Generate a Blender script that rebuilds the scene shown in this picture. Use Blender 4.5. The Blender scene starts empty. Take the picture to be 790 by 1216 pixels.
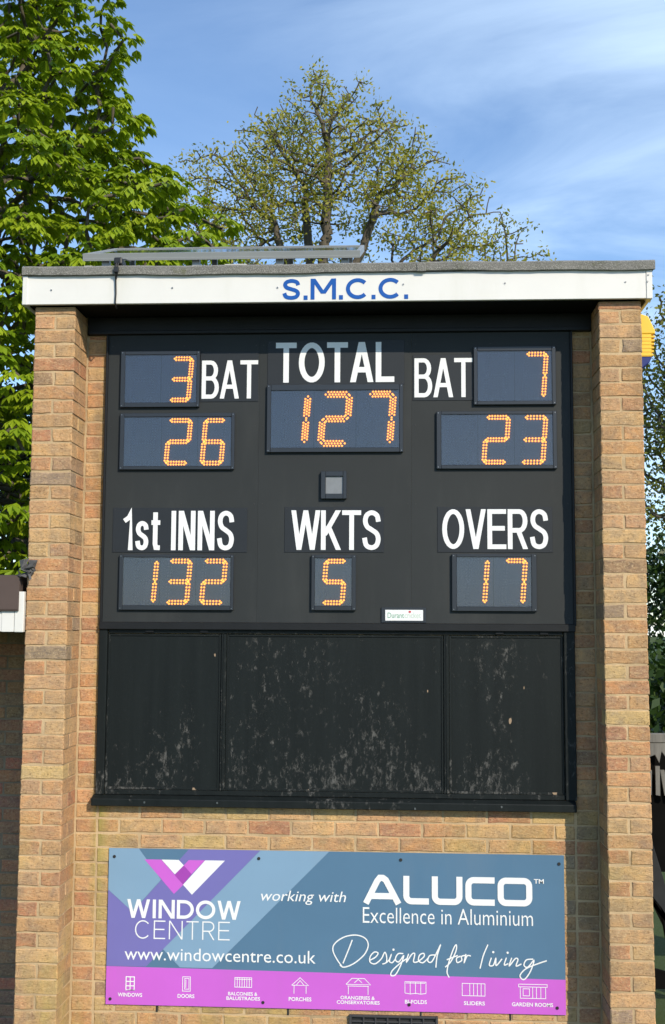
import bpy, bmesh, math, random
import numpy as np
from mathutils import Vector, Matrix
random.seed(7); np.random.seed(7)
S = bpy.context.scene; COL = S.collection
R = math.radians
# ------------------------------------------------------------------ camera
CP = (.352755, -6.048278, 1.953961); YAW, PIT, ROL, FPX = .0583465, .0999574, .0057116, 1417.4558
fw = Vector((-math.sin(YAW)*math.cos(PIT), math.cos(YAW)*math.cos(PIT), math.sin(PIT)))
rt = Vector((math.cos(YAW), math.sin(YAW), 0)); up = rt.cross(fw)
r2 = rt*math.cos(ROL)+up*math.sin(ROL); u2 = -rt*math.sin(ROL)+up*math.cos(ROL)
cd = bpy.data.cameras.new('camera'); cam = bpy.data.objects.new('camera', cd); COL.objects.link(cam)
cam.matrix_world = Matrix(((r2.x, u2.x, -fw.x, CP[0]), (r2.y, u2.y, -fw.y, CP[1]), (r2.z, u2.z, -fw.z, CP[2]), (0, 0, 0, 1)))
cd.sensor_fit = 'VERTICAL'; cd.sensor_height = 24; cd.lens = 24*FPX/1216; cd.clip_start = .05; cd.clip_end = 3000
S.camera = cam
# ------------------------------------------------------------------ sun and sky
EL, AZ = R(31.5), R(35.0)
W_ = bpy.data.worlds.new("World"); S.world = W_; W_.use_nodes = True
nt = W_.node_tree; nt.nodes.clear()
def N(t, typ, **kw):
    n = t.nodes.new(typ)
    for k, v in kw.items():
        if k.startswith('i_'): n.inputs[k[2:].replace('_', ' ')].default_value = v
        else: setattr(n, k, v)
    return n
sky = N(nt, 'ShaderNodeTexSky', sky_type='NISHITA', sun_disc=False, sun_elevation=EL, sun_rotation=R(180)-AZ, altitude=50, air_density=1.0, dust_density=.0, ozone_density=4.3)
tc = N(nt, 'ShaderNodeTexCoord'); sp = N(nt, 'ShaderNodeSeparateXYZ'); nt.links.new(tc.outputs['Generated'], sp.inputs[0])
def mth(t, op, a, b=None, clamp=False):
    n = t.nodes.new('ShaderNodeMath'); n.operation = op; n.use_clamp = clamp
    for i, v in enumerate((a, b)):
        if v is None: continue
        if isinstance(v, (int, float)): n.inputs[i].default_value = v
        else: t.links.new(v, n.inputs[i])
    return n.outputs[0]
zz = mth(nt, 'ADD', mth(nt, 'MAXIMUM', sp.outputs[2], 0.0), .30)
uu = mth(nt, 'DIVIDE', sp.outputs[0], zz); vv = mth(nt, 'DIVIDE', sp.outputs[1], zz)
cb = N(nt, 'ShaderNodeCombineXYZ'); nt.links.new(uu, cb.inputs[0]); nt.links.new(vv, cb.inputs[1])
mp = N(nt, 'ShaderNodeMapping'); mp.inputs['Rotation'].default_value = (0, 0, R(62)); mp.inputs['Scale'].default_value = (.8, 1.75, 1); mp.inputs['Location'].default_value = (.35, .9, 0)
nt.links.new(cb.outputs[0], mp.inputs[0])
n1 = N(nt, 'ShaderNodeTexNoise', i_Scale=1.5, i_Detail=10.0, i_Roughness=.56, i_Distortion=.7); nt.links.new(mp.outputs[0], n1.inputs['Vector'])
n2 = N(nt, 'ShaderNodeTexNoise', i_Scale=.9, i_Detail=2.0); nt.links.new(cb.outputs[0], n2.inputs['Vector'])
mr = N(nt, 'ShaderNodeMapRange', interpolation_type='SMOOTHSTEP'); mr.inputs[1].default_value = .33; mr.inputs[2].default_value = .64
nt.links.new(n1.outputs[0], mr.inputs[0])
mr2 = N(nt, 'ShaderNodeMapRange', interpolation_type='SMOOTHSTEP'); mr2.inputs[1].default_value = -.55; mr2.inputs[2].default_value = .7; mr2.inputs[3].default_value = .10; mr2.inputs[4].default_value = 1.0
nt.links.new(mth(nt, 'ADD', uu, mth(nt, 'MULTIPLY', mth(nt, 'SUBTRACT', n2.outputs[0], .5), 2.0)), mr2.inputs[0])
cf = mth(nt, 'MULTIPLY', mth(nt, 'MULTIPLY', mr.outputs[0], mr2.outputs[0]), .80, True)
mx = N(nt, 'ShaderNodeMix', data_type='RGBA'); nt.links.new(cf, mx.inputs[0]); nt.links.new(sky.outputs[0], mx.inputs[6]); mx.inputs[7].default_value = (5.2, 6.6, 8.2, 1)
bg = N(nt, 'ShaderNodeBackground'); bg.inputs[1].default_value = .14; nt.links.new(mx.outputs[2], bg.inputs[0])
wo = N(nt, 'ShaderNodeOutputWorld'); nt.links.new(bg.outputs[0], wo.inputs[0])
sd = bpy.data.lights.new('sun', 'SUN'); sd.energy = 3.55; sd.angle = R(.53); sd.color = (1.0, .88, .70)
so = bpy.data.objects.new('sun', sd); COL.objects.link(so)
sdir = Vector((math.sin(AZ)*math.cos(EL), -math.cos(AZ)*math.cos(EL), math.sin(EL)))
so.rotation_euler = sdir.to_track_quat('Z', 'Y').to_euler(); so.location = (6, -9, 12)
S.view_settings.view_transform = 'Standard'; S.view_settings.look = 'None'; S.view_settings.exposure = .45; S.view_settings.gamma = 1
S.cycles.max_bounces = 8; S.cycles.transparent_max_bounces = 12

# ------------------------------------------------------------------ helpers
WL = {}
def tag(o, label=None, cat=None, group=None, kind=None):
    if label: o['label'] = label
    if cat: o['category'] = cat
    if group: o['group'] = group
    if kind: o['kind'] = kind
    return o
def thing(name, loc, label, cat, group=None):
    o = bpy.data.objects.new(name, None); o.empty_display_size = .2; COL.objects.link(o); o.location = loc; WL[o] = Vector(loc)
    return tag(o, label, cat, group)
class MB:
    def __init__(s): s.v = []; s.f = []; s.mi = []
    def add(s, vs, fs, m=0):
        b = len(s.v); s.v += [tuple(v) for v in vs]; s.f += [tuple(i+b for i in f) for f in fs]; s.mi += [m]*len(fs); return s
    def box(s, x0, x1, y0, y1, z0, z1, m=0):
        return s.add([(x0,y0,z0),(x1,y0,z0),(x1,y1,z0),(x0,y1,z0),(x0,y0,z1),(x1,y0,z1),(x1,y1,z1),(x0,y1,z1)],
            [(0,3,2,1),(4,5,6,7),(0,1,5,4),(1,2,6,5),(2,3,7,6),(3,0,4,7)], m)
    def prism(s, pts, y0, y1, m=0):          # outline in x,z extruded along y
        n = len(pts); vs = [(x, y0, z) for x, z in pts]+[(x, y1, z) for x, z in pts]
        return s.add(vs, [tuple(range(n)), tuple(range(2*n-1, n-1, -1))]+[(i, i+n, (i+1) % n+n, (i+1) % n) for i in range(n)], m)
    def prismx(s, pts, x0, x1, m=0):         # outline in y,z extruded along x
        n = len(pts); vs = [(x0, y, z) for y, z in pts]+[(x1, y, z) for y, z in pts]
        return s.add(vs, [tuple(range(n)), tuple(range(2*n-1, n-1, -1))]+[(i, i+n, (i+1) % n+n, (i+1) % n) for i in range(n)], m)
    def face(s, pts, Y, m=0): return s.add([(x, Y, z) for x, z in pts], [tuple(range(len(pts)))], m)
    def tube(s, pts, rr, n=6, m=0):
        P = [Vector(p) for p in pts]; rr = rr if hasattr(rr, '__len__') else [rr]*len(P); base = len(s.v); ref = None
        for i, p in enumerate(P):
            d = (P[min(i+1, len(P)-1)]-P[max(i-1, 0)]).normalized()
            a = d.orthogonal().normalized() if ref is None else (ref-d*ref.dot(d)).normalized()
            ref = a; b = d.cross(a)
            for k in range(n): s.v.append(tuple(p+(a*math.cos(2*math.pi*k/n)+b*math.sin(2*math.pi*k/n))*rr[i]))
        for i in range(len(P)-1):
            for k in range(n):
                q = base+i*n; s.f.append((q+k, q+(k+1) % n, q+n+(k+1) % n, q+n+k)); s.mi.append(m)
        s.f.append(tuple(base+k for k in range(n-1, -1, -1))); s.f.append(tuple(base+(len(P)-1)*n+k for k in range(n))); s.mi += [m, m]
        return s
    def ribbon(s, pts, w, Y, closed=False, m=0):   # flat stroke of width w in the x,z plane at y=Y
        P = [p for i, p in enumerate(pts) if i == 0 or math.dist(p, pts[i-1]) > 1e-6]; n = len(P)
        if closed and math.dist(P[0], P[-1]) < 1e-6: P = P[:-1]; n -= 1
        L = []; Rr = []
        for i in range(n):
            a = P[i-1] if (i > 0 or closed) else None; c = P[(i+1) % n] if (i < n-1 or closed) else None; b = P[i]
            def nrm(p, q):
                dx, dz = q[0]-p[0], q[1]-p[1]; l = math.hypot(dx, dz); return (-dz/l, dx/l)
            if a is None: m1 = nrm(b, c); k = 1
            elif c is None: m1 = nrm(a, b); k = 1
            else:
                u, v = nrm(a, b), nrm(b, c); mm = (u[0]+v[0], u[1]+v[1]); l = math.hypot(*mm)
                if l < .25: mm = v; l = 1
                m1 = (mm[0]/l, mm[1]/l); k = min(1/max(.25, m1[0]*v[0]+m1[1]*v[1]), 3.2)
            k = min(k, 1.9); L.append((b[0]+m1[0]*w/2*k, b[1]+m1[1]*w/2*k)); Rr.append((b[0]-m1[0]*w/2*k, b[1]-m1[1]*w/2*k))
        vs = [(x, Y-i*6e-6, z) for i, (x, z) in enumerate(L)]+[(x, Y-i*6e-6, z) for i, (x, z) in enumerate(Rr)]
        fs = [(n+i, n+(i+1) % n, (i+1) % n, i) for i in range(n if closed else n-1)]
        return s.add(vs, fs, m)
    def build(s, name, mat, parent=None, bevel=0, smooth=False, seg=1):
        me = bpy.data.meshes.new(name); V = np.array(s.v, dtype=float); c = (V.min(0)+V.max(0))/2
        if parent is None: c[2] = V[:, 2].min()
        me.from_pydata([tuple(v) for v in (V-c)], [], s.f); me.validate()
        mats = mat if isinstance(mat, (list, tuple)) else [mat]
        for mm in mats: me.materials.append(mm)
        if len(mats) > 1:
            me.polygons.foreach_set('material_index', s.mi)
        if smooth: me.polygons.foreach_set('use_smooth', [True]*len(me.polygons))
        o = bpy.data.objects.new(name, me); COL.objects.link(o)
        WL[o] = Vector(c)
        if parent is not None: o.parent = parent; o.location = Vector(c)-WL[parent]
        else: o.location = Vector(c)
        if bevel:
            b = o.modifiers.new('bevel', 'BEVEL'); b.width = bevel; b.segments = seg; b.limit_method = 'ANGLE'; b.angle_limit = R(40)
        return o
def catmull(pts, n=6, closed=False):
    out = []; m = len(pts)
    for i in range(m if closed else m-1):
        p0 = pts[(i-1) % m] if (closed or i > 0) else pts[0]; p1 = pts[i]; p2 = pts[(i+1) % m]; p3 = pts[(i+2) % m] if (closed or i+2 < m) else pts[-1]
        for k in range(n):
            t = k/n
            out.append(tuple(.5*((2*p1[j])+(-p0[j]+p2[j])*t+(2*p0[j]-5*p1[j]+4*p2[j]-p3[j])*t*t+(-p0[j]+3*p1[j]-3*p2[j]+p3[j])*t**3) for j in range(2)))
    if not closed: out.append(tuple(pts[-1]))
    return out

# ------------------------------------------------------------------ materials
def newmat(name):
    m = bpy.data.materials.new(name); m.use_nodes = True; t = m.node_tree; return m, t, t.nodes['Principled BSDF']
def mixc(t, f, a, b):
    n = t.nodes.new('ShaderNodeMix'); n.data_type = 'RGBA'
    for i, v in ((0, f), (6, a), (7, b)):
        if isinstance(v, (int, float)): n.inputs[i].default_value = v
        elif isinstance(v, tuple): n.inputs[i].default_value = (*v[:3], 1)
        else: t.links.new(v, n.inputs[i])
    return n.outputs[2]
def noise(t, sc, det=4, rough=.55, vec=None, scale3=None, dist=0, coord='Object', loc=None):
    tcn = t.nodes.new('ShaderNodeTexCoord'); v = tcn.outputs[coord] if vec is None else vec
    if scale3 or loc is not None:
        mp = t.nodes.new('ShaderNodeMapping'); mp.inputs['Scale'].default_value = scale3 or (1, 1, 1); t.links.new(v, mp.inputs[0])
        if loc is not None: t.links.new(loc, mp.inputs['Location'])
        v = mp.outputs[0]
    n = N(t, 'ShaderNodeTexNoise', i_Scale=sc, i_Detail=det, i_Roughness=rough, i_Distortion=dist); t.links.new(v, n.inputs['Vector'])
    return n.outputs[0]
def ramp(t, fac, a, b, c0=0.0, c1=1.0):
    n = t.nodes.new('ShaderNodeMapRange'); n.inputs[1].default_value = a; n.inputs[2].default_value = b; n.inputs[3].default_value = c0; n.inputs[4].default_value = c1
    t.links.new(fac, n.inputs[0]); return n.outputs[0]
def bump(t, b, h, st=.4, dist=.002):
    n = t.nodes.new('ShaderNodeBump'); n.inputs['Strength'].default_value = st; n.inputs['Distance'].default_value = dist
    t.links.new(h, n.inputs['Height']); t.links.new(n.outputs[0], b.inputs['Normal'])
def paint(name, col, rough=.45, var=.12, spec=.5, sc=6, bs=.1, dirt=None, coat=0):
    m, t, b = newmat(name)
    nz = noise(t, sc, 5); dk = tuple(c*(1-var*2) for c in col); lt = tuple(min(1, c*(1+var)) for c in col)
    c = mixc(t, nz, dk, lt)
    if dirt:
        dn = noise(t, 2.2, 8, .7, scale3=(1, 1, .25)); c = mixc(t, ramp(t, dn, .52, .8, 0, .7), c, dirt)
    t.links.new(c, b.inputs['Base Color']); b.inputs['Roughness'].default_value = rough; b.inputs['Specular IOR Level'].default_value = spec
    b.inputs['Coat Weight'].default_value = coat
    bump(t, b, noise(t, 90, 3), bs, .001); return m
def flat(name, col, rough=.5, emit=None, est=1.0, metal=0):
    m, t, b = newmat(name); b.inputs['Base Color'].default_value = (*col, 1); b.inputs['Roughness'].default_value = rough; b.inputs['Metallic'].default_value = metal
    if emit: b.inputs['Emission Color'].default_value = (*emit, 1); b.inputs['Emission Strength'].default_value = est
    return m
def brick_mat(name, weather=True):
    m, t, b = newmat(name)
    oi = t.nodes.new('ShaderNodeObjectInfo'); cbx = t.nodes.new('ShaderNodeCombineXYZ')
    for i, k in enumerate((57., 91., 33.)): t.links.new(mth(t, 'MULTIPLY', oi.outputs['Random'], k), cbx.inputs[i])
    loc = cbx.outputs[0]
    blot = noise(t, 11, 5, .65, loc=loc, dist=.6)
    grain = noise(t, 130, 4, .7, loc=loc)
    stre = noise(t, 26, 5, .75, loc=loc, scale3=(1, 1, 2.6), dist=1.4)
    base = oi.outputs['Color']
    hs = t.nodes.new('ShaderNodeHueSaturation'); hs.inputs['Saturation'].default_value = .8; hs.inputs['Value'].default_value = .62; t.links.new(base, hs.inputs['Color'])
    c = mixc(t, ramp(t, blot, .38, .68), base, hs.outputs[0])
    c = mixc(t, ramp(t, stre, .46, .7, 0, .5), c, (.60, .42, .22))
    c = mixc(t, ramp(t, grain, .56, .76, 0, .55), c, (.13, .09, .06))
    c = mixc(t, ramp(t, stre, .2, .40, .7, 0), c, (.15, .10, .065))
    if weather:
        ge = t.nodes.new('ShaderNodeNewGeometry'); w = noise(t, 1.3, 6, .65, vec=ge.outputs['Position'], scale3=(1, 1, .6))
        c = mixc(t, ramp(t, w, .52, .72, 0, .45), c, (.19, .16, .09))
    sp1 = noise(t, 75, 3, .8, loc=loc); c = mixc(t, ramp(t, sp1, .57, .66, 0, .5), c, (.66, .50, .30)); c = mixc(t, ramp(t, sp1, .34, .43, .7, 0), c, (.17, .10, .05)); ge2 = t.nodes.new('ShaderNodeNewGeometry'); li = noise(t, 2.1, 5, .6, vec=ge2.outputs['Position'], scale3=(1.6, 1, .5)); sg = t.nodes.new('ShaderNodeSeparateXYZ'); t.links.new(ge2.outputs['Position'], sg.inputs[0]); lm = mth(t, 'MULTIPLY', ramp(t, li, .48, .66, 0, .45 if weather else 0), ramp(t, sg.outputs[2], .6, 1.15, 1, 0), True); c = mixc(t, lm, c, (.45, .38, .10))
    if weather: c = mixc(t, mth(t, 'MULTIPLY', ramp(t, mth(t, 'ABSOLUTE', mth(t, 'ADD', sg.outputs[0], 1.225)), 0, .06, .75, 0), ramp(t, sg.outputs[2], .2, 1.0, 0, 1), True), c, (.28, .27, .07))
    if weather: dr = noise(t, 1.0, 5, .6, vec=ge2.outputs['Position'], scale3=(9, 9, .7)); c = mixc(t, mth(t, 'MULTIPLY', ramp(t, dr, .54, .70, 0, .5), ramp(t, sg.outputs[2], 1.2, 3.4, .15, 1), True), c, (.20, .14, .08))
    t.links.new(c, b.inputs['Base Color']); b.inputs['Roughness'].default_value = .93; b.inputs['Specular IOR Level'].default_value = .15
    h = mth(t, 'ADD', mth(t, 'MULTIPLY', stre, 1.3), mth(t, 'MULTIPLY', grain, .5)); bump(t, b, h, .9, .006)
    return m
def mortar_mat(name, col=(.54, .40, .24), alt=(.34, .25, .15)):
    m, t, b = newmat(name); g = noise(t, 140, 4, .7); l = noise(t, 5, 5, .6)
    c = mixc(t, ramp(t, l, .4, .7), col, alt); c = mixc(t, ramp(t, g, .5, .75, 0, .5), c, alt)
    t.links.new(c, b.inputs['Base Color']); b.inputs['Roughness'].default_value = .95; b.inputs['Specular IOR Level'].default_value = .1; bump(t, b, g, .8, .004); return m
M = {}
M['brick'] = brick_mat('rustic_buff_brick'); M['mortar'] = mortar_mat('sandy_mortar')
M['nbrick'] = brick_mat('brown_brick', False); M['nmortar'] = mortar_mat('brown_mortar', (.34, .27, .19), (.2, .16, .11))
M['white'] = paint('white_pvc', (.69, .685, .665), .35, .03, bs=.03, dirt=(.56, .56, .50))
def felt():
    m, t, b = newmat('mineral_felt'); g = noise(t, 220, 3, .8); l = noise(t, 7, 6, .65)
    c = mixc(t, ramp(t, l, .35, .7), (.20, .195, .185), (.10, .10, .09)); c = mixc(t, ramp(t, g, .5, .62, 0, .9), c, (.42, .42, .39))
    ms = noise(t, 14, 6, .7); c = mixc(t, ramp(t, ms, .58, .72, 0, .7), c, (.13, .14, .06))
    t.links.new(c, b.inputs['Base Color']); b.inputs['Roughness'].default_value = .95; bump(t, b, mth(t, 'ADD', g, l), .9, .006); return m
M['felt'] = felt()
M['soffit'] = paint('black_soffit_stain', (.008, .008, .009), .8, .2, spec=.2)
M['beam'] = paint('black_gloss_timber', (.009, .010, .012), .5, .3, bs=.5, spec=.3)
M['board'] = paint('charcoal_board', (.024, .028, .030), .6, .2, sc=1.6, bs=.15, spec=.28, dirt=(.045, .048, .048))
M['plate'] = paint('blueblack_plate', (.018, .022, .028), .5, .08, spec=.3)
M['frame'] = paint('dark_blue_grey_frame', (.020, .024, .032), .35, .1)
M['letter'] = paint('white_vinyl', (.76, .78, .80), .4, .03, bs=.02)
M['bluel'] = paint('blue_vinyl', (.005, .085, .37), .5, .06, bs=.02, spec=.25)
M['pcb'] = paint('display_backing', (.112, .120, .170), .5, .10, sc=4)
M['led'] = flat('lit_led', (.9, .3, .05), .4, (1.0, .27, .008), 1.7)
M['ledc'] = flat('lit_led_centre', (.9, .6, .2), .4, (1.0, .52, .05), 1.9)
M['ledoff'] = flat('unlit_led', (.16, .18, .25), .3)
def pane():
    m, t, b = newmat('acrylic_pane'); t.nodes.remove(b); o = t.nodes['Material Output']
    fr = N(t, 'ShaderNodeFresnel', i_IOR=1.49); tr = t.nodes.new('ShaderNodeBsdfTransparent'); tr.inputs[0].default_value = (.93, .95, .97, 1)
    gl = t.nodes.new('ShaderNodeBsdfGlossy'); gl.inputs['Roughness'].default_value = .12
    df = t.nodes.new('ShaderNodeBsdfDiffuse'); df.inputs[0].default_value = (.4, .45, .55, 1)
    m0 = t.nodes.new('ShaderNodeMixShader'); m0.inputs[0].default_value = .05; t.links.new(tr.outputs[0], m0.inputs[1]); t.links.new(df.outputs[0], m0.inputs[2])
    mxs = t.nodes.new('ShaderNodeMixShader'); t.links.new(mth(t, 'MULTIPLY', fr.outputs[0], 1.0, True), mxs.inputs[0]); t.links.new(m0.outputs[0], mxs.inputs[1]); t.links.new(gl.outputs[0], mxs.inputs[2])
    t.links.new(mxs.outputs[0], o.inputs[0]); return m
M['pane'] = pane()
def peeling(name):
    m, t, b = newmat(name)
    oi = t.nodes.new('ShaderNodeObjectInfo'); cbx = t.nodes.new('ShaderNodeCombineXYZ')
    for i, k in enumerate((37., 11., 23.)): t.links.new(mth(t, 'MULTIPLY', oi.outputs['Random'], k), cbx.inputs[i])
    big = noise(t, 2.3, 3, .5, loc=cbx.outputs[0], scale3=(1, 1, .5)); fl = noise(t, 34, 7, .75, loc=cbx.outputs[0], scale3=(1, 1, .5), dist=.3)
    fine = noise(t, 75, 5, .8, loc=cbx.outputs[0], scale3=(1, 1, .5)); run = noise(t, 16, 4, .6, loc=cbx.outputs[0], scale3=(1, 1, .06))
    ob = t.nodes.new('ShaderNodeTexCoord'); sz = t.nodes.new('ShaderNodeSeparateXYZ'); t.links.new(ob.outputs['Object'], sz.inputs[0])
    low = ramp(t, sz.outputs[2], -.40, -.15, .035, 0)
    k = mth(t, 'ADD', mth(t, 'ADD', mth(t, 'MULTIPLY', big, .45), mth(t, 'MULTIPLY', fl, .65)), low)
    mask = ramp(t, k, .622, .68); mask2 = mth(t, 'MULTIPLY', mask, ramp(t, fine, .42, .58))
    c = mixc(t, run, (.003, .005, .0055), (.012, .016, .0165))
    c = mixc(t, ramp(t, fine, .6, .8, 0, .35), c, (.06, .065, .065))
    c = mixc(t, mth(t, 'MULTIPLY', mask2, .8), c, (.125, .125, .12))
    chip = noise(t, 9, 3, .4, loc=cbx.outputs[0], scale3=(1.6, 1, .7)); c = mixc(t, ramp(t, chip, .755, .765), c, (.30, .22, .15))
    t.links.new(c, b.inputs['Base Color']); t.links.new(mixc(t, mask2, (.5,)*3, (.85,)*3), b.inputs['Roughness']); b.inputs['Specular IOR Level'].default_value = .2
    bump(t, b, mth(t, 'SUBTRACT', mth(t, 'MULTIPLY', fine, .4), mask2), .5, .003); return m
M['peel'] = peeling('peeling_black_paint')
def wood(name, a, bb, sc=1, rough=.8):
    m, t, b = newmat(name); g = noise(t, 12*sc, 6, .7, scale3=(1, 1, .12)); c = mixc(t, g, a, bb); t.links.new(c, b.inputs['Base Color']); b.inputs['Roughness'].default_value = rough; bump(t, b, g, .6, .004); return m
M['greywood'] = wood('weathered_grey_timber', (.03, .03, .03), (.24, .235, .22), 3); M['darkwood_shade'] = paint('black_timber_and_shade', (.006, .006, .006), .95, .3, spec=.05)  # near-black colour serves dark boards and also stands in for deep shade
M['steel'] = flat('screw_steel', (.25, .25, .25), .4, metal=1.0); M['dark'] = flat('dark_screw', (.02, .02, .02), .5)
M['alu'] = paint('anodised_aluminium', (.27, .29, .30), .35, .05)
def solar():
    m, t, b = newmat('solar_glass'); tcn = t.nodes.new('ShaderNodeTexCoord')
    br = N(t, 'ShaderNodeTexBrick', offset=0.0, i_Scale=1.0); br.inputs['Color1'].default_value = (.008, .012, .035, 1); br.inputs['Color2'].default_value = (.01, .014, .04, 1); br.inputs['Mortar'].default_value = (.12, .13, .15, 1)
    br.inputs['Brick Width'].default_value = .156; br.inputs['Row Height'].default_value = .156; br.inputs['Mortar Size'].default_value = .004
    t.links.new(tcn.outputs['Object'], br.inputs[0]); t.links.new(br.outputs[0], b.inputs['Base Color']); b.inputs['Roughness'].default_value = .08; b.inputs['Coat Weight'].default_value = .6; return m
M['solar'] = solar()
M['cable'] = flat('black_cable', (.012, .012, .014), .45)
M['yellow'] = paint('yellow_plastic', (.80, .50, .035), .35, .05); M['bluep'] = paint('navy_plastic', (.012, .02, .16), .3, .05)
M['vent'] = paint('grey_plastic_vent', (.045, .045, .05), .5, .15)
M['sign'] = paint('slate_blue_print', (.085, .175, .285), .32, .06, sc=3, bs=.02, dirt=(0.119, 0.186, 0.269)); M['signL'] = paint('pale_blue_print', (.20, .33, .48), .32, .06, sc=3, bs=.02, dirt=(0.205, 0.302, 0.415))
M['signP'] = paint('indigo_print', (.165, .155, .43), .32, .06, sc=3, bs=.02, dirt=(0.179, 0.171, 0.378)); M['violet'] = paint('violet_print', (.54, .12, .60), .36, .06, sc=3, bs=.02, dirt=(0.460, 0.145, 0.505))
M['purple'] = paint('purple_print', (.33, .055, .40), .32, .03, bs=.02); M['edge'] = flat('sign_edge', (.35, .33, .33), .6)
M['roofb'] = paint('brown_felt_roof', (.075, .052, .045), .8, .12); M['labelg'] = flat('green_print', (.18, .36, .26), .5); M['labelp'] = flat('pale_print', (.52, .62, .55), .5); M['red'] = flat('red_print', (.5, .03, .05), .5)
M['clump'] = paint('grey_sealant', (.10, .10, .105), .85, .4, sc=40, bs=1)
def leafmat(name, a, b_, trans=.35, tc_=(.25, .45, .03), rough=.45):
    m, t, b = newmat(name); at = t.nodes.new('ShaderNodeAttribute'); at.attribute_name = 'tint'; o = t.nodes['Material Output']
    oi = t.nodes.new('ShaderNodeObjectInfo')
    f = at.outputs['Fac']; c = mixc(t, f, a, b_)
    t.links.new(c, b.inputs['Base Color']); b.inputs['Roughness'].default_value = rough; b.inputs['Specular IOR Level'].default_value = .35
    tr = t.nodes.new('ShaderNodeBsdfTranslucent'); tr.inputs[0].default_value = (*tc_, 1)
    ms = t.nodes.new('ShaderNodeMixShader'); ms.inputs[0].default_value = trans; t.links.new(b.outputs[0], ms.inputs[1]); t.links.new(tr.outputs[0], ms.inputs[2]); t.links.new(ms.outputs[0], o.inputs[0]); return m
M['chest'] = leafmat('chestnut_leaf', (.10, .19, .008), (.32, .40, .018), .28, (.33, .46, .015))
M['oak'] = leafmat('young_oak_leaf', (.19, .20, .02), (.38, .35, .05), .35, (.36, .38, .05)); M['rleaf'] = leafmat('dull_green_leaf', (.11, .13, .018), (.22, .23, .04), .3, (.24, .26, .04))
M['hedge'] = leafmat('dark_green_leaf', (.012, .03, .006), (.04, .075, .012), .12, (.05, .12, .01)); M['bark'] = wood('bark', (.05, .042, .032), (.14, .12, .09), 2, .95)  # shrub leaves share one very dark green range
def grass():
    m, t, b = newmat('lawn'); g = noise(t, 60, 6, .8); l = noise(t, .7, 4); c = mixc(t, g, (.02, .05, .008), (.075, .13, .02)); c = mixc(t, ramp(t, l, .4, .7, 0, .4), c, (.07, .10, .02)); t.links.new(c, b.inputs['Base Color']); b.inputs['Roughness'].default_value = .9; bump(t, b, g, 1, .03); return m
M['grass'] = grass()
M['paving'] = mortar_mat('concrete_paving', (.46, .44, .39), (.34, .32, .28))

# ------------------------------------------------------------------ ground
GZ = -.26
tag(MB().box(-600, 600, -600, 900, GZ-.3, GZ).build('ground', M['grass']), 'flat mown green lawn around the brick scoreboard hut', 'ground', kind='structure')
tag(MB().box(-40, -5.2, -9.4, -8.0, GZ, GZ+.006).build('path', M['paving']), 'pale concrete path leading past the scoreboard hut', 'path', kind='structure')

# ------------------------------------------------------------------ bricks
HP = 3.14915/2; RD = .25; Z0 = 3.6; CH = .075
BM = {}
def brick_mesh(w, d, h, v):
    key = (round(w, 3), round(d, 3), round(h, 3), v)
    if key in BM: return BM[key]
    rnd = random.Random(int(w*1e4)*31+int(d*1e4)*7+int(h*1e4)+v*977); mb = MB(); nx = 4 if w > .15 else 2
    per = [(-w/2+w*i/nx, -h/2) for i in range(nx)]+[(w/2, -h/2), (w/2, 0)]+[(w/2-w*i/nx, h/2) for i in range(nx)]+[(-w/2, h/2), (-w/2, 0)]
    ring = [(x+rnd.uniform(-.0016, .0016), z+rnd.uniform(-.0019, .0019)) for x, z in per]; n = len(ring); bv = [rnd.uniform(.0025, .0075) for _ in ring]
    vs = [(x-math.copysign(min(e, abs(x)), x) if abs(abs(x)-w/2) < .003 else x, -d/2+rnd.uniform(-.0014, .0012), z-math.copysign(e*.8, z) if abs(z) > .01 else z) for (x, z), e in zip(ring, bv)]
    vs += [(x, -d/2+e*.8, z) for (x, z), e in zip(ring, bv)]+[(x, d/2, z) for x, z in ring]
    fs = [tuple(range(n))]+[(n+i, n+(i+1) % n, (i+1) % n, i) for i in range(n)]+[(2*n+i, 2*n+(i+1) % n, n+(i+1) % n, n+i) for i in range(n)]
    me = bpy.data.meshes.new('brick'); me.from_pydata(vs, [], fs); me.materials.append(M['brick']); BM[key] = me; return me
PAL = dict(buff=(.60, .36, .175), yellow=(.60, .395, .18), tan=(.57, .32, .155), orange=(.58, .295, .135), red=(.52, .24, .125), brown=(.41, .26, .15), grey=(.38, .27, .185))
def colour(z, x, jamb=False):
    wts = dict(buff=5, yellow=1.5, tan=4.5, orange=3.5, red=1.5, brown=.5, grey=.5)
    if jamb and x < 0: wts = dict(buff=1.5, yellow=1, tan=2, orange=5, red=2.6, brown=0, grey=0)
    if z > 2.9 and not jamb: wts['brown'] += 1.5; wts['grey'] += .8; wts['tan'] += 2; wts['yellow'] = .5
    if z < .9: wts['yellow'] += 1.2; wts['buff'] += 2
    c = PAL[random.choices(list(wts), list(wts.values()))[0]]; k = random.uniform(.88, 1.1)
    return (c[0]*k, c[1]*k*random.uniform(.95, 1.05), c[2]*k, 1)
NB = [0]
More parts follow.
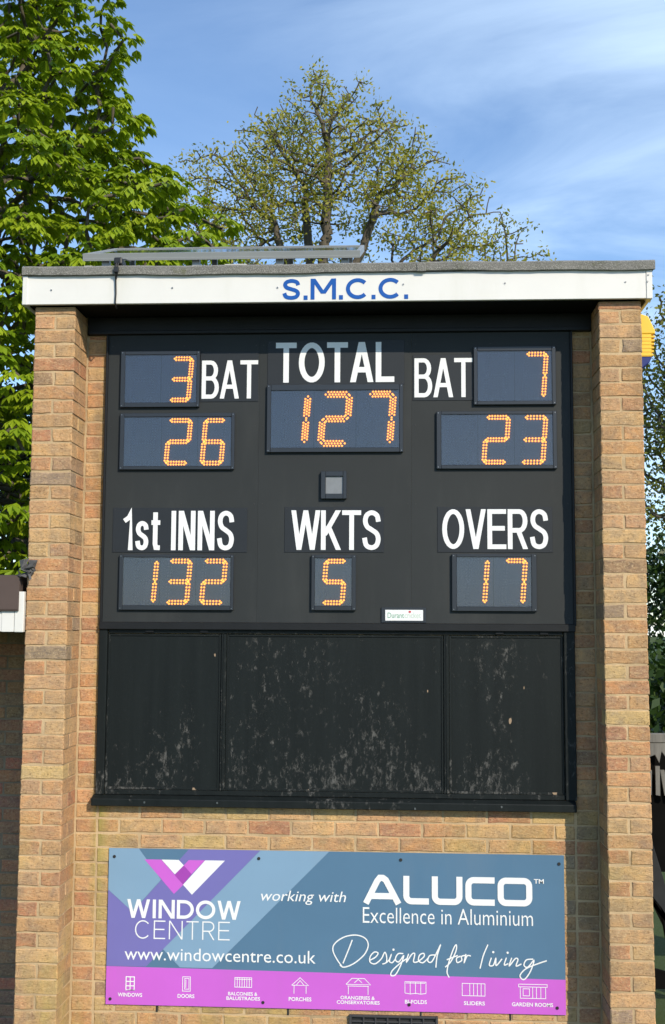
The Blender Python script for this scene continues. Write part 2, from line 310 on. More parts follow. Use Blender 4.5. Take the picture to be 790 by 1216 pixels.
def brick(parent, x0, x1, y0, y1, z0, z1, col=None, mat=None):
    me = brick_mesh(x1-x0, y1-y0, z1-z0, NB[0] % 5); NB[0] += 1
    if mat:
        k = ('n', me.name)
        if k not in BM: m2 = me.copy(); m2.materials[0] = mat; BM[k] = m2
        me = BM[k]
    o = bpy.data.objects.new('brick', me); COL.objects.link(o); o.parent = parent
    o.location = Vector(((x0+x1)/2+random.uniform(-.001, .001), (y0+y1)/2+random.uniform(-.0016, .0012), (z0+z1)/2+random.uniform(-.0012, .0012)))-WL[parent]
    o.rotation_euler = (random.uniform(-.004, .004), random.uniform(-.004, .004), random.uniform(-.006, .006))
    o.color = col or (.4, .3, .2, 1); return o
hut = thing('brick_building', (0, .25, GZ), 'small buff brick scoreboard hut with projecting piers and white fascia', 'building')
def add_pier(side):
    xi, xo = side*(HP-.215), side*HP; a, b = min(xi, xo), max(xi, xo)
    p = MB().box(a+.0035, b-.0035, .0035, RD+.1, GZ, 3.645).build('pier', M['mortar'], hut)
    for k in range(-1, 52):
        zt = Z0-CH*k; z0, z1 = zt-CH+.0042, zt-.0042
        if k == -1: z1 = 3.642
        if k % 2 == 0:
            m = (a+b)/2+random.uniform(-.004, .004)
            brick(p, a, m-.005, 0, .245, z0, z1, colour(zt, a)); brick(p, m+.005, b, 0, .245, z0, z1, colour(zt, b))
        else:
            brick(p, a, b, 0, .1025, z0, z1, colour(zt, a)); brick(p, a, b, .1125, .245, z0, z1, colour(zt, a))
    return p
add_pier(-1); add_pier(1)
XI = HP-.215
wallm = MB().box(-XI-.02, XI+.02, RD+.0035, RD+.2, GZ, 3.70).build('wall', M['mortar'], hut)
hid = MB(); SG = (-1.1706, 1.1774, .04, .829)
cu = 2*(XI-.119)/11
for k in range(0, 52):
    zt = Z0-CH*k; z0, z1 = zt-CH+.0042, zt-.0042
    if k == 0: z1 = 3.547
    if z1 - z0 < .01: continue
    for s in (-1, 1):
        a, b = sorted((s*(XI-.008), s*(XI-.114))); brick(wallm, a, b, RD, RD+.1, z0, z1, colour(zt, s, True))
    if z1 > 1.13: continue
    off = (cu/2 if k % 2 else 0)+random.uniform(-.006, .006); x = -XI+.119-off
    while x < XI-.12:
        a, b = max(x+.005, -XI+.124), min(x+cu-.005, XI-.124); x += cu
        if b-a < .03: continue
        if k == 47 and any(abs(a-.005-w) < .06 for w in (-.9, -.23, .44, .89)): MB().box(a-.012, a-.001, RD+.001, RD+.0034, z0, z1).build('weep_hole', M['dark'], wallm)
        if 38 <= k <= 46 and a > SG[0]-.005 and b < SG[1]+.005: hid.box(a, b, RD, RD+.1, z0, z1)
        else: brick(wallm, a, b, RD, RD+.1, z0, z1, colour(zt, a))
def texbrick():
    m, t, b = newmat('rustic_brick_coursing'); ge = t.nodes.new('ShaderNodeNewGeometry'); sx = t.nodes.new('ShaderNodeSeparateXYZ'); t.links.new(ge.outputs['Position'], sx.inputs[0])
    cbn = t.nodes.new('ShaderNodeCombineXYZ'); t.links.new(mth(t, 'ADD', sx.outputs[0], sx.outputs[1]), cbn.inputs[0]); t.links.new(sx.outputs[2], cbn.inputs[1])
    br = N(t, 'ShaderNodeTexBrick', i_Scale=1.0); br.inputs['Color1'].default_value = (.46, .31, .15, 1); br.inputs['Color2'].default_value = (.36, .20, .10, 1); br.inputs['Mortar'].default_value = (.45, .35, .21, 1)
    br.inputs['Brick Width'].default_value = .225; br.inputs['Row Height'].default_value = .075; br.inputs['Mortar Size'].default_value = .005; t.links.new(cbn.outputs[0], br.inputs[0])
    g = noise(t, 40, 5, .7); c = mixc(t, ramp(t, g, .5, .75, 0, .5), br.outputs[0], (.15, .11, .07)); t.links.new(c, b.inputs['Base Color']); b.inputs['Roughness'].default_value = .93
    bump(t, b, mth(t, 'SUBTRACT', mth(t, 'MULTIPLY', g, .5), br.outputs['Fac']), .8, .006); return m
M['texbrick'] = texbrick()
tag(hid.build('brick', M['texbrick'], wallm), 'bricks hidden behind the advertising board', kind='stuff')
MB().box(-HP+.001, HP-.001, RD+.21, 2.9, GZ, 3.66).build('rear_wall', M['texbrick'], hut)
# roof, fascia, soffit, beam
FB, FT = 3.649, 3.80
MB().box(-HP-.052, HP+.048, -.018, 3.0, FB+.006, FB+.022).build('soffit', [M['soffit']], hut)
MB().box(-1.357, 1.360, RD-.012, RD+.05, 3.552, FB+.004).build('header_beam', M['beam'], hut, .004)
MB().box(-1.345, 1.348, RD-.032, RD-.013, 3.552, 3.572).build('beam_trim', M['beam'], hut, .003)
fas = MB().box(-HP-.043, HP+.018, -.04, -.019, FB, FT).build('fascia_board', M['white'], hut, .002)
MB().box(-HP-.058, -HP-.0305, -.046, .01, FB-.002, FT+.002).build('corner_cap', M['white'], hut, .0025)
MB().box(HP+.019, HP+.05, -.043, .01, FB-.002, FT+.001).build('corner_cap', M['white'], hut, .0025)
MB().box(-HP-.056, -HP-.036, .011, 2.98, FB, FT).build('side_fascia', M['white'], hut, .002)
MB().box(HP+.029, HP+.047, .011, 2.98, FB, FT).build('side_fascia', M['white'], hut, .002)
scw = MB()
for x, z in ((-1.48, 3.725), (-.84, 3.73), (-.29, 3.725), (.36, 3.735), (.88, 3.735), (1.49, 3.735), (1.605, 3.77), (1.60, 3.735)):
    pts = [(x+.0045*math.cos(a*math.pi/4), z+.0045*math.sin(a*math.pi/4)) for a in range(8)]; MB().prism(pts, -.0435 if x < 1.59 else -.0465, -.038).build('screw', M['steel'], fas)
# felt with a slightly wavy lip
def felt_roof():
    bm = MB(); n = 80; xa, xb = -HP-.058, HP+.062; rows = []
    for i in range(n+1):
        x = xa+(xb-xa)*i/n; w = .0035*math.sin(x*3.1)+.0022*math.sin(x*11+1)+random.uniform(-.0012, .0012)
        rows.append([(x, -.047, 3.798+w), (x, -.060, 3.799+w), (x, -.063, 3.838+w*.6), (x, -.050, 3.848+w*.6), (x, .1, 3.852), (x, 3.02, 3.872), (x, 3.02, 3.80), (x, -.03, 3.803)])
    vs = [p for r in rows for p in r]; m = 8; fs = []
    for i in range(n):
        for k in range(m): fs.append((i*m+k, i*m+(k+1) % m, (i+1)*m+(k+1) % m, (i+1)*m+k))
    fs.append(tuple(range(m-1, -1, -1))); fs.append(tuple(n*m+k for k in range(m)))
    return bm.add(vs, fs).build('felt_roof', M['felt'], hut)
felt_roof()
MB().box(.43, .475, -.0665, -.058, 3.796, 3.842).build('felt_lap', M['felt'], hut, .002)

# ------------------------------------------------------------------ lettering
def ell(cx, cz, rx, rz, a0, a1, n=20, p=1.0):
    o = []
    for i in range(n+1):
        a = R(a0+(a1-a0)*i/n); c, s = math.cos(a), math.sin(a)
        o.append((cx+rx*math.copysign(abs(c)**p, c), cz+rz*math.copysign(abs(s)**p, s)))
    return o
def box_c(w, h, t): return (t, w-t, t, h-t)
SP = [(.96, .74), (.86, .92), (.52, 1), (.18, .93), (.07, .76), (.2, .6), (.5, .51), (.84, .4), (.95, .24), (.82, .06), (.48, 0), (.14, .07), (.02, .28)]
def glyph(c, w, h, t, style=''):
    sq = style == 'sq'; cw, cz = w/2, h/2
    L = lambda *p: list(p)
    if c == 'T': return [L((0, h-t), (w, h-t)), L((cw, h-t), (cw, 0))]
    if c == 'L':
        if sq: return [[(t, h), (t, .3*h)]+ell(.3*h, .3*h, .3*h-t, .3*h-t, 180, 270, 6)[1:]+[(w, t)]]
        return [L((t, h), (t, t), (w, t))]
    if c == 'I': return [L((cw, 0), (cw, h))]
    if c == '1': return [L((w-t, 0), (w-t, h-t*.4), (w*.55, h*.83), (0, h*.74))]
    if c == 'A':
        if sq: return [[(t*.6, 0), (w*.36, h*.8), (w*.43, h-t*.8), (w*.52, h-t*.8), (w*.60, h*.84), (w-t*.6, 0)], L((w*.2, h*.27), (w*.8, h*.27))]
        return [('p', t, 0, cw-t*.1, h), ('p', w-t, 0, cw+t*.1, h), L((w*.22, h*.31), (w*.78, h*.31))]
    if c == 'V': return [('p', cw-t*.1, 0, t, h), ('p', cw+t*.1, 0, w-t, h)]
    if c == 'W': return [('p', w*.27, 0, t, h), ('p', w*.27, 0, cw, h), ('p', w*.73, 0, cw, h), ('p', w*.73, 0, w-t, h)]
    if c == 'M': return [L((t, 0), (t, h)), L((w-t, 0), (w-t, h)), ('p', cw, h*.28, t*1.2, h), ('p', cw, h*.28, w-t*1.2, h)]
    if c == 'N': return [L((t, 0), (t, h)), ('p', w-t*1.15, 0, t*1.15, h), L((w-t, 0), (w-t, h))]
    if c == 'K': return [L((t, 0), (t, h)), ('p', t*1.3, h*.36, w-t*1.3, h), ('p', w-t*1.2, 0, w*.36, h*.6)]
    if c == 'E': return [L((w, h-t), (t, h-t), (t, t), (w, t)), L((t, h*.52), (w*.93, h*.52))]
    if c == 'S': return [catmull([(t+x*(w-2*t), t+z*(h-2*t)) for x, z in SP], 6)]
    if c == 'B':
        hm = h*.53; r1 = (h-t-hm)/2; r2_ = (hm-t)/2
        return [L((t, 0), (t, h)), [(t, hm)]+ell(w*.55, (hm+t)/2, w*.45-t, r2_, 90, -90, 10)+[(t, t)], [(t, h-t)]+ell(w*.52, (hm+h-t)/2, w*.42-t, r1, 90, -90, 10)+[(t, hm)]]
    if c == 'R':
        hm = h*.47; r1 = (h-t-hm)/2
        return [L((t, 0), (t, h)), [(t, h-t)]+ell(w*.58, (hm+h-t)/2, w*.40-t, r1, 90, -90, 10)+[(t, hm)], ('p', w-t*1.1, 0, w*.52, hm)]
    if c == 'D': return [L((t, 0), (t, h)), [(t, h-t)]+ell(w*.42, cz, w*.58-t, cz-t, 90, -90, 18)+[(t, t)]]
    if c == 'C':
        if sq: q = .3*h; return [[(w, h-t)]+ell(q, h-q, q-t, q-t, 90, 180, 6)+ell(q, q, q-t, q-t, 180, 270, 6)+[(w, t)]]
        return [ell(cw+w*.02, cz, cw-t+.02*w, cz-t, 42, 318, 26)]
    if c == 'O':
        if sq: q = .3*h; return [ell(q, h-q, q-t, q-t, 90, 180, 6)+ell(q, q, q-t, q-t, 180, 270, 6)+ell(w-q, q, q-t, q-t, 270, 360, 6)+ell(w-q, h-q, q-t, q-t, 0, 90, 6)+['c']]
        return [ell(cw, cz, cw-t, cz-t, 0, 360, 30)[:-1]+['c']]
    if c == 'U': q = .3*h; return [[(t, h)]+ell(q, q, q-t, q-t, 180, 270, 6)+ell(w-q, q, q-t, q-t, 270, 360, 6)+[(w-t, h)]]
    if c == 's': return [catmull([(t+x*(w-2*t), t+z*(h*.74-2*t)) for x, z in SP], 5)]
    if c == 't': return [L((w*.45, h*.96), (w*.45, h*.16), (w*.55, t*1.1), (w, t*1.05)), L((0, h*.7), (w, h*.7))]
    if c == '.': return [L((cw-t, t), (cw+t, t))]
    return []
WD = dict(T=.9, L=.8, I=.3, A=1.02, V=1.0, W=1.4, M=1.2, N=1.0, K=1.0, E=.88, S=.95, B=.93, R=1.0, D=1.0, C=1.05, O=1.15, U=1.05, s=.8, t=.45)
WD['1'] = .5; WD[' '] = .35; WD['.'] = .3
def letters(text, rect, sw, Y, mat, parent, name='letter', gap=.12, style='', shear=0, wd=None):
    x0, z0, x1, z1 = rect; h = z1-z0; wd = {**WD, **(wd or {})}
    tot = sum(wd[c] for c in text)+gap*(len(text)-1); u = (x1-x0)/tot; x = x0; fx = 0
    for c in text:
        w = wd[c]*u; t = sw/2
        if c != ' ':
            mb = MB()
            for gpl in glyph(c, w, h, t, style):
                if gpl[0] == 'p':
                    (_, xa, za, xb, zb) = gpl; hw = t*math.hypot(xb-xa, zb-za)/abs(zb-za)
                    q = [(xa-hw, za), (xa+hw, za), (xb+hw, zb), (xb-hw, zb)]; mb.face([(x+a+shear*b, z0+b) for a, b in q], Y-fx*.00012); fx = (fx+1) % 4; continue
                cl = gpl[-1] == 'c'; pts = gpl[:-1] if cl else gpl
                mb.ribbon([(x+a+shear*b, z0+b) for a, b in pts], sw if c != '.' else sw*1.15, Y-fx*.00012, cl); fx = (fx+1) % 4
            if mb.v: mb.build(name, mat, parent)
        x += w+gap*u
def text(s, rect, Y, mat, parent, bold=0.0, shear=0, name='lettering'):
    c = bpy.data.curves.new('lettering', 'FONT'); c.body = s; c.size = 1; c.offset = bold; c.resolution_u = 3; c.shear = shear
    o = bpy.data.objects.new('tmp', c); COL.objects.link(o); bpy.context.view_layer.update()
    me = bpy.data.meshes.new_from_object(o.evaluated_get(bpy.context.evaluated_depsgraph_get())); bpy.data.objects.remove(o)
    V = [v.co.copy() for v in me.vertices]; xs = [v.x for v in V]; ys = [v.y for v in V]; x0, z0, x1, z1 = rect
    sx = (x1-x0)/(max(xs)-min(xs)); sz = (z1-z0)/(max(ys)-min(ys)); mb = MB()
    mb.add([(x0+(v.x-min(xs))*sx, Y, z0+(v.y-min(ys))*sz) for v in V], [tuple(p.vertices) for p in me.polygons]); bpy.data.meshes.remove(me)
    return mb.build(name, mat, parent)
smc = (-.2660, 3.6600, .3890, 3.7705)
letters('S.M.C.C.', smc, .0205, -.0412, M['bluel'], fas, wd={'S': .83, 'M': 1.13, 'C': 1.0, '.': .24}, gap=.1)

# ------------------------------------------------------------------ scoreboard
YB = RD-.012
sb = thing('scoreboard', (0, YB, 1.99), 'black electric cricket scoreboard panel lit with orange LED numbers', 'scoreboard')
for a, b in ((-1.236, -.4122), (-.4116, .4042), (.4048, 1.243)):
    bp = MB().box(a, b, YB, YB+.012, 2.0, 3.5505).build('board_panel', M['board'], sb)
    for x in (a+.02, (a+b)/2, b-.02):
        for z in (2.03, 2.63, 3.05, 3.49):
            MB().prism([(x+.004*math.cos(q*1.047), z+.004*math.sin(q*1.047)) for q in range(6)], YB-.0015, YB+.002).build('screw', M['dark'], bp)
MB().box(-1.249, -1.2365, YB-.014, YB+.012, 1.99, 3.5500).build('edge_strip', M['beam'], sb, .003)
MB().box(1.2435, 1.256, YB-.014, YB+.012, 1.99, 3.5500).build('edge_strip', M['beam'], sb, .003)
SEG = {'0': 'abcdef', '1': 'bc', '2': 'abged', '3': 'abgcd', '5': 'afgcd', '6': 'afgedc', '7': 'abc'}
def leds(ch, rect, big=False, lit=True):
    x0, z0, x1, z1 = rect; H = z1-z0; sl = .075; Wd = x1-x0-sl*H; out = []
    rows = 3 if big else 2; d = .0130 if big else .0150; t = (rows-1)*d/2+.004; e = t
    X = lambda x, z: (x0+x+sl*z, z0+z)
    on = SEG.get(ch, '') if lit else ''.join(k for k in 'abcdefg' if k not in SEG.get(ch, ''))
    mid = H/2
    cl = dict(a=((t, H-t), (Wd-t, H-t)), d=((t, t), (Wd-t, t)), g=((t, mid), (Wd-t, mid)), b=((Wd-t, H-t), (Wd-t, mid)), c=((Wd-t, mid), (Wd-t, t)), f=((t, H-t), (t, mid)), e=((t, mid), (t, t)))
    for k in on:
        (ax, az), (bx, bz) = cl[k]; Ls = math.hypot(bx-ax, bz-az); ux, uz = (bx-ax)/Ls, (bz-az)/Ls; px, pz = -uz, ux
        n = max(3, int((Ls-2*t)/.0148)); g = d*.8
        for j in range(n+1):
            f = (t*1.15+(Ls-2*t*1.15)*j/n)
            for r_ in range(rows):
                o = (r_-(rows-1)/2)*d; s = f+(.5*(Ls-2.3*t)/n*(r_ % 2) if big else 0)
                if big and r_ % 2 and j == n: continue
                out.append(X(ax+ux*s+px*o, az+uz*s+pz*o))
        for s in (t*.35, Ls-t*.35): out.append(X(ax+ux*s, az+uz*s))
    return out
def beads(pts, r, Y):
    mb = MB(); 
    for x, z in pts:
        b = len(mb.v); mb.v += [(x+r*math.cos(q*math.pi/3), Y, z+r*math.sin(q*math.pi/3)) for q in range(6)]+[(x+r*.5*math.cos(q*math.pi/3), Y-r*.75, z+r*.5*math.sin(q*math.pi/3)) for q in range(6)]
        mb.f += [(b+q, b+(q+1) % 6, b+6+(q+1) % 6, b+6+q) for q in range(6)]+[tuple(b+6+q for q in range(6))]; mb.mi += [0]*6+[1]
    return mb
DISP = [
 ((-1.165, 3.1512, -0.7341, 3.4584), (-1.142, 3.176, -0.7511, 3.4379), [-0.9457], [('3', -0.907, 3.1802, -0.7666, 3.4292)], 'upper left score display reading 3'),
 ((-1.1615, 2.8121, -0.5406, 3.1185), (-1.1399, 2.8312, -0.5587, 3.0974), [-0.937, -0.7407], [('2', -0.9233, 2.8368, -0.768, 3.0912), ('6', -0.7284, 2.8364, -0.5832, 3.0903)], 'score display reading 26'),
 ((-0.3683, 2.9034, 0.36, 3.2697), (-0.347, 2.9279, 0.3395, 3.2376), [-0.1163, 0.1089], [('1', -0.3, 2.9376, -0.1299, 3.2297), ('2', -0.0983, 2.9349, 0.0932, 3.2336), ('7', 0.1404, 2.9356, 0.3263, 3.2342)], 'largest score display reading 127'),
 ((0.7338, 3.1548, 1.1669, 3.4686), (0.7539, 3.1747, 1.1456, 3.4444), [0.9497], [('7', 0.9857, 3.1864, 1.1309, 3.4397)], 'upper right score display reading 7'),
 ((0.5362, 2.8128, 1.1682, 3.1204), (0.5606, 2.833, 1.1466, 3.1032), [0.7539, 0.9455], [('2', 0.7725, 2.8379, 0.9288, 3.0996), ('3', 0.9729, 2.8375, 1.1246, 3.0987)], 'score display reading 23'),
 ((-1.1481, 2.0627, -0.5359, 2.357), (-1.1274, 2.0876, -0.5517, 2.3422), [-0.9309, -0.7369], [('1', -1.0802, 2.0928, -0.9362, 2.334), ('3', -0.9037, 2.0926, -0.7564, 2.3344), ('2', -0.7183, 2.0925, -0.5678, 2.3348)], 'innings display reading 132'),
 ((-0.1233, 2.0648, 0.1121, 2.3573), (-0.1056, 2.0891, 0.09, 2.3395), [], [('5', -0.0744, 2.0943, 0.0683, 2.3355)], 'small wickets display reading 5'),
 ((0.6139, 2.0643, 1.0544, 2.3634), (0.639, 2.0884, 1.0266, 2.347), [0.8301], [('1', 0.6755, 2.0966, 0.8126, 2.341), ('7', 0.8688, 2.0964, 1.0099, 2.3404)], 'overs display reading 17')]
def frame4(name, o, i, y0, y1, mat, parent):
    mb = MB(); mb.box(o[0], i[0], y0, y1, o[1], o[3]); mb.box(i[2], o[2], y0, y1, o[1], o[3]); mb.box(i[0], i[2], y0, y1, o[1], i[1]); mb.box(i[0], i[2], y0, y1, i[3], o[3])
    return mb.build(name, mat, parent, .002)
for dn, (o, i, dv, dg, lab) in enumerate(DISP):
    d = frame4('display', o, i, YB-.019, YB-.0005, M['frame'], sb); d['label'] = lab
    MB().box(i[0]+.0005, i[2]-.0005, YB-.006, YB-.001, i[1]+.0005, i[3]-.0005).build('display_backing', M['pcb'], d)
    for x in dv: MB().box(x-.0014, x+.0014, YB-.0085, YB-.0061, i[1]+.001, i[3]-.001).build('divider', M['frame'], d)
    off = []
    edges = [i[0]]+dv+[i[2]]
    for ch, a, b, c, e in dg:
        beads(leds(ch, (a, b, c, e), dn == 2), .0062, YB-.0062).build('digit', [M['led'], M['ledc']], d); off += leds(ch, (a, b, c, e), dn == 2, False)
    if len(dg) < len(edges)-1:
        w = dg[0][3]-dg[0][1]; xc = (edges[0]+edges[1])/2; off += leds('', (xc-w/2, dg[0][2], xc+w/2, dg[0][4]), False, False)
    if off: beads(off, .0034, YB-.0062).build('unlit_digit', [M['ledoff'], M['ledoff']], d)
    MB().box(i[0]+.0008, i[2]-.0008, YB-.0155, YB-.0135, i[1]+.0008, i[3]-.0008).build('pane', M['pane'], d)
    for sx in (o[0]+.009, o[2]-.009):
        for sz in (o[1]+.009, o[3]-.009): MB().prism([(sx+.003*math.cos(q*1.047), sz+.003*math.sin(q*1.047)) for q in range(6)], YB-.0205, YB-.018).build('screw', M['steel'], d)
PLATES = [
 ('TOTAL', (-0.3686, 3.2707, 0.3664, 3.5134), (-0.3244, 3.2834, 0.3124, 3.5019), .030, dict(T=.9, O=1.12, A=1.0, L=.8), .1),
 ('BAT', (-0.7330, 3.1813, -0.4178, 3.4535), (-0.7245, 3.1983, -0.4199, 3.4072), .0225, dict(B=.95, A=1.05, T=.98), .06),
 ('BAT', (0.4115, 3.1818, 0.7330, 3.4305), (0.4198, 3.1991, 0.7288, 3.4108), .0225, dict(B=.95, A=1.05, T=.98), .06),
 ('1st INNS', (-1.1912, 2.3691, -0.4677, 2.6079), (-1.1292, 2.3808, -0.5348, 2.5916), .025, dict(s=.78, I=.3, N=.95, S=1.0, t=.5), .13),
 ('WKTS', (-0.2687, 2.3707, 0.2579, 2.6121), (-0.2329, 2.384, 0.2445, 2.5942), .025, dict(W=1.5, K=1.05, T=.98, S=1.0), .04),
 ('OVERS', (0.5396, 2.3722, 1.1407, 2.6118), (0.5648, 2.3899, 1.1206, 2.5998), .0245, dict(O=1.15, V=1.05, E=.98, R=1.05, S=1.0), .08)]
for s, a, b, sw, wd, gp in PLATES:
    p = MB().box(a[0], a[2], YB-.003, YB-.0004, a[1], a[3]).build('label_plate', M['plate'], sb, .0008); p['label'] = 'label plate lettered '+s
    letters(s, b, sw, YB-.0036, M['letter'], p, wd=wd, gap=gp)
    for x in (a[0]+.01, (a[0]+a[2])/2, a[2]-.01):
        for z in (a[1]+.01, a[3]-.01): MB().prism([(x+.003*math.cos(q*1.047), z+.003*math.sin(q*1.047)) for q in range(6)], YB-.0045, YB-.0028).build('screw', M['dark'], p)
o, i = (-0.076, 2.6539, 0.061, 2.8012), (-0.0509, 2.6813, 0.0413, 2.7741)
d = frame4('light_sensor', o, i, YB-.022, YB-.0005, M['frame'], sb); MB().box(i[0]+.0005, i[2]-.0005, YB-.012, YB-.001, i[1]+.0005, i[3]-.0005).build('sensor_window', paint('grey_diffuser', (.20, .215, .235), .4, .15, sc=30), d)
o, i = (0.2453, 2.0028, 0.4798, 2.0828), (0.266, 2.0138, 0.4631, 2.0696)
d = MB().box(o[0], o[2], YB-.008, YB-.0005, o[1], o[3]).build('maker_plate', M['frame'], sb, .001)
MB().box(i[0], i[2], YB-.010, YB-.0082, i[1], i[3]).build('white_label', M['letter'], d)
text('Durant', (i[0]+.012, i[1]+.013, i[0]+.098, i[3]-.014), YB-.0106, M['labelg'], d, .008); text('cricket', (i[0]+.101, i[1]+.013, i[0]+.186, i[3]-.012), YB-.0106, M['labelp'], d, .012)
MB().prism([(i[0]+.128+.007*math.cos(q*.785), i[3]-.010+.006*math.sin(q*.785)) for q in range(8)], YB-.0107, YB-.0103).build('red_mark', M['red'], d)

# ------------------------------------------------------------------ shutters
sh = thing('shutter_unit', (0, YB, 1.04), 'black painted timber shutters with peeling paint below the electric scoreboard', 'shutters')
YS = RD
fr = MB(); fr.box(-1.250, -1.205, YS-.022, YS+.04, 1.100, 1.989); fr.box(1.190, 1.247, YS-.022, YS+.04, 1.100, 1.989)
fr.box(-1.2045, 1.1895, YS-.020, YS+.04, 1.966, 1.992); fr.box(-1.2045, 1.1895, YS-.010, YS+.04, 1.100, 1.126)
fr.build('frame', M['peel'], sh, .003)
MB().box(-1.249, 1.250, YS-.034, YS-.0225, 1.960, 1.999).build('top_rail', M['beam'], sh, .003)
MB().box(-1.2, 1.186, YS-.012, YS+.03, 1.940, 1.9655).build('track_rail', M['peel'], sh, .003)
for a, b in ((-1.2035, -.5985), (-.5695, .5695), (.5985, 1.1885)):
    q = MB().box(a, b, YS+.001, YS+.02, 1.127, 1.938).build('shutter', M['peel'], sh, .002)
    e = .012; fm = MB(); fm.box(a, a+e, YS-.004, YS+.0008, 1.127, 1.938); fm.box(b-e, b, YS-.004, YS+.0008, 1.127, 1.938); fm.box(a+e, b-e, YS-.004, YS+.0008, 1.127, 1.127+e); fm.box(a+e, b-e, YS-.004, YS+.0008, 1.938-e, 1.938); fm.build('beading', M['peel'], q, .0015)
for x in (-.584, .584): 
    MB().box(x-.0135, x+.0135, YS-.012, YS+.03, 1.1265, 1.9395).build('mullion', M['peel'], sh, .003)
    MB().box(x-.003, x+.003, YS-.016, YS-.0125, 1.1265, 1.9395).build('mullion_bead', M['peel'], sh, .0015)
for x in (-.98, -.69, .86, 1.09): MB().box(x-.022, x+.022, YS-.019, YS-.0125, 1.944, 1.962).build('catch', M['beam'], sh, .002)
sill = MB().prismx([(YS-.055, 1.046), (YS-.055, 1.083), (YS-.022, 1.099), (YS+.03, 1.099), (YS+.03, 1.046)], -1.262, 1.240).build('sill', M['peel'], sh, .003)
for x, z in ((.42, 1.055), (.86, 1.07), (-.98, 1.068), (-.6, 1.07)): MB().box(x-.004, x+.004, YS-.059, YS-.0545, z-.005, z+.005).build('screw', M['steel'], sill)

# ------------------------------------------------------------------ advertising board
YA = RD-.008; x0, x1, z0, z1 = -1.1706, 1.1774, .040, .8255
ad = thing('advertising_board', (0, YA, z0), 'blue and violet window company advertising board fixed to the brick wall', 'sign')
MB().box(x0, x1, YA, YA+.004, z0, z1).build('sign_panel', [M['sign']], ad, .0006)
Yp = YA-.0012; zv = .2300
# crop pixels (scale 3.95 px per photo px, origin 125,1005) to metres on the sign
def A(px, py): return (x0+(px-12)*(x1-x0)/(2146.), z1-(py-22)*(z1-z0)/720.)
def pr(pts, mat, off=0, name='print_shape'): MB().face([p for p in reversed(pts)] if False else pts, Yp-off).build(name, mat, ad)
def ccw(pts):
    a = sum(pts[i][0]*pts[(i+1) % len(pts)][1]-pts[(i+1) % len(pts)][0]*pts[i][1] for i in range(len(pts))); return pts if a > 0 else pts[::-1]
def clip_prism(pts, mat, off=0, name='print_shape'): pr(ccw([A(*p) for p in pts]), mat, off, name)
B_ = 567
def V(p): return (p[0], min(p[1], B_))
clip_prism([(12, 22), (155, 22), (265, 165), (130, 315), (12, 215)], M['signL'], 0, 'pale_shape')
clip_prism([(12, 216), (131, 316), (265, 167), (395, 22), (735, 22), (365, 400), (200, 567), (12, 567)], M['signP'], 0, 'indigo_shape')
clip_prism([(736, 22), (1062, 22), (515, 567), (362, 567), (280, 486)], M['signL'], 0, 'pale_shape')
MB().face([(x0, z0), (x1, z0), (x1, zv-.018), (x0, zv)], Yp-.0002).build('violet_band', M['violet'], ad)
# emblem
clip_prism([(183, 72), (264, 72), (372, 186), (327, 230)], M['violet'], .0004, 'emblem_violet_bar')
clip_prism([(395, 72), (473, 72), (410, 137), (371, 98)], M['violet'], .0004, 'emblem_violet_bar')
clip_prism([(265, 72), (347, 72), (372, 97), (330, 139)], M['letter'], .0005, 'emblem_white_bar')
clip_prism([(474, 72), (568, 72), (413, 232), (370, 187)], M['letter'], .0005, 'emblem_white_bar')
clip_prism([(372, 97), (410, 137), (370, 186), (328, 142)], M['purple'], .0006, 'emblem_purple_diamond')
YT = Yp-.0012
letters('WINDOW', (-1.069, .4745, -.4778, .5688), .0165, YT, M['letter'], ad, wd=dict(W=1.42, I=.28, N=1.0, D=1.05, O=1.2), gap=.13)
letters('CENTRE', (-1.0253, .3708, -.5316, .4637), .0062, YT, M['letter'], ad, wd=dict(C=1.05, E=.8, N=.95, T=.85, R=.85), gap=.25)
text('www.windowcentre.co.uk', (-1.077, .2640, -.088, .327), YT, M['letter'], ad, .0)
text('working with', (-.3727, .556, .0661, .6257), YT, M['letter'], ad, .0, .22)
letters('ALUCO', (.1589, .5690, 1.0152, .7105), .031, YT, M['letter'], ad, style='sq', wd=dict(A=1.25, L=.88, U=1.05, C=1.0, O=1.18), gap=.1)
text('TM', (1.0234, .6835, 1.0744, .7058), YT, M['letter'], ad, .02)
text('Excellence in Aluminium', (.1528, .4720, 1.0172, .5509), YT, M['letter'], ad, -.006)
def C2(px, py): return (-.0674+px*(1.1737+.0674)/790, .795-py*(.795-.1713)/409)
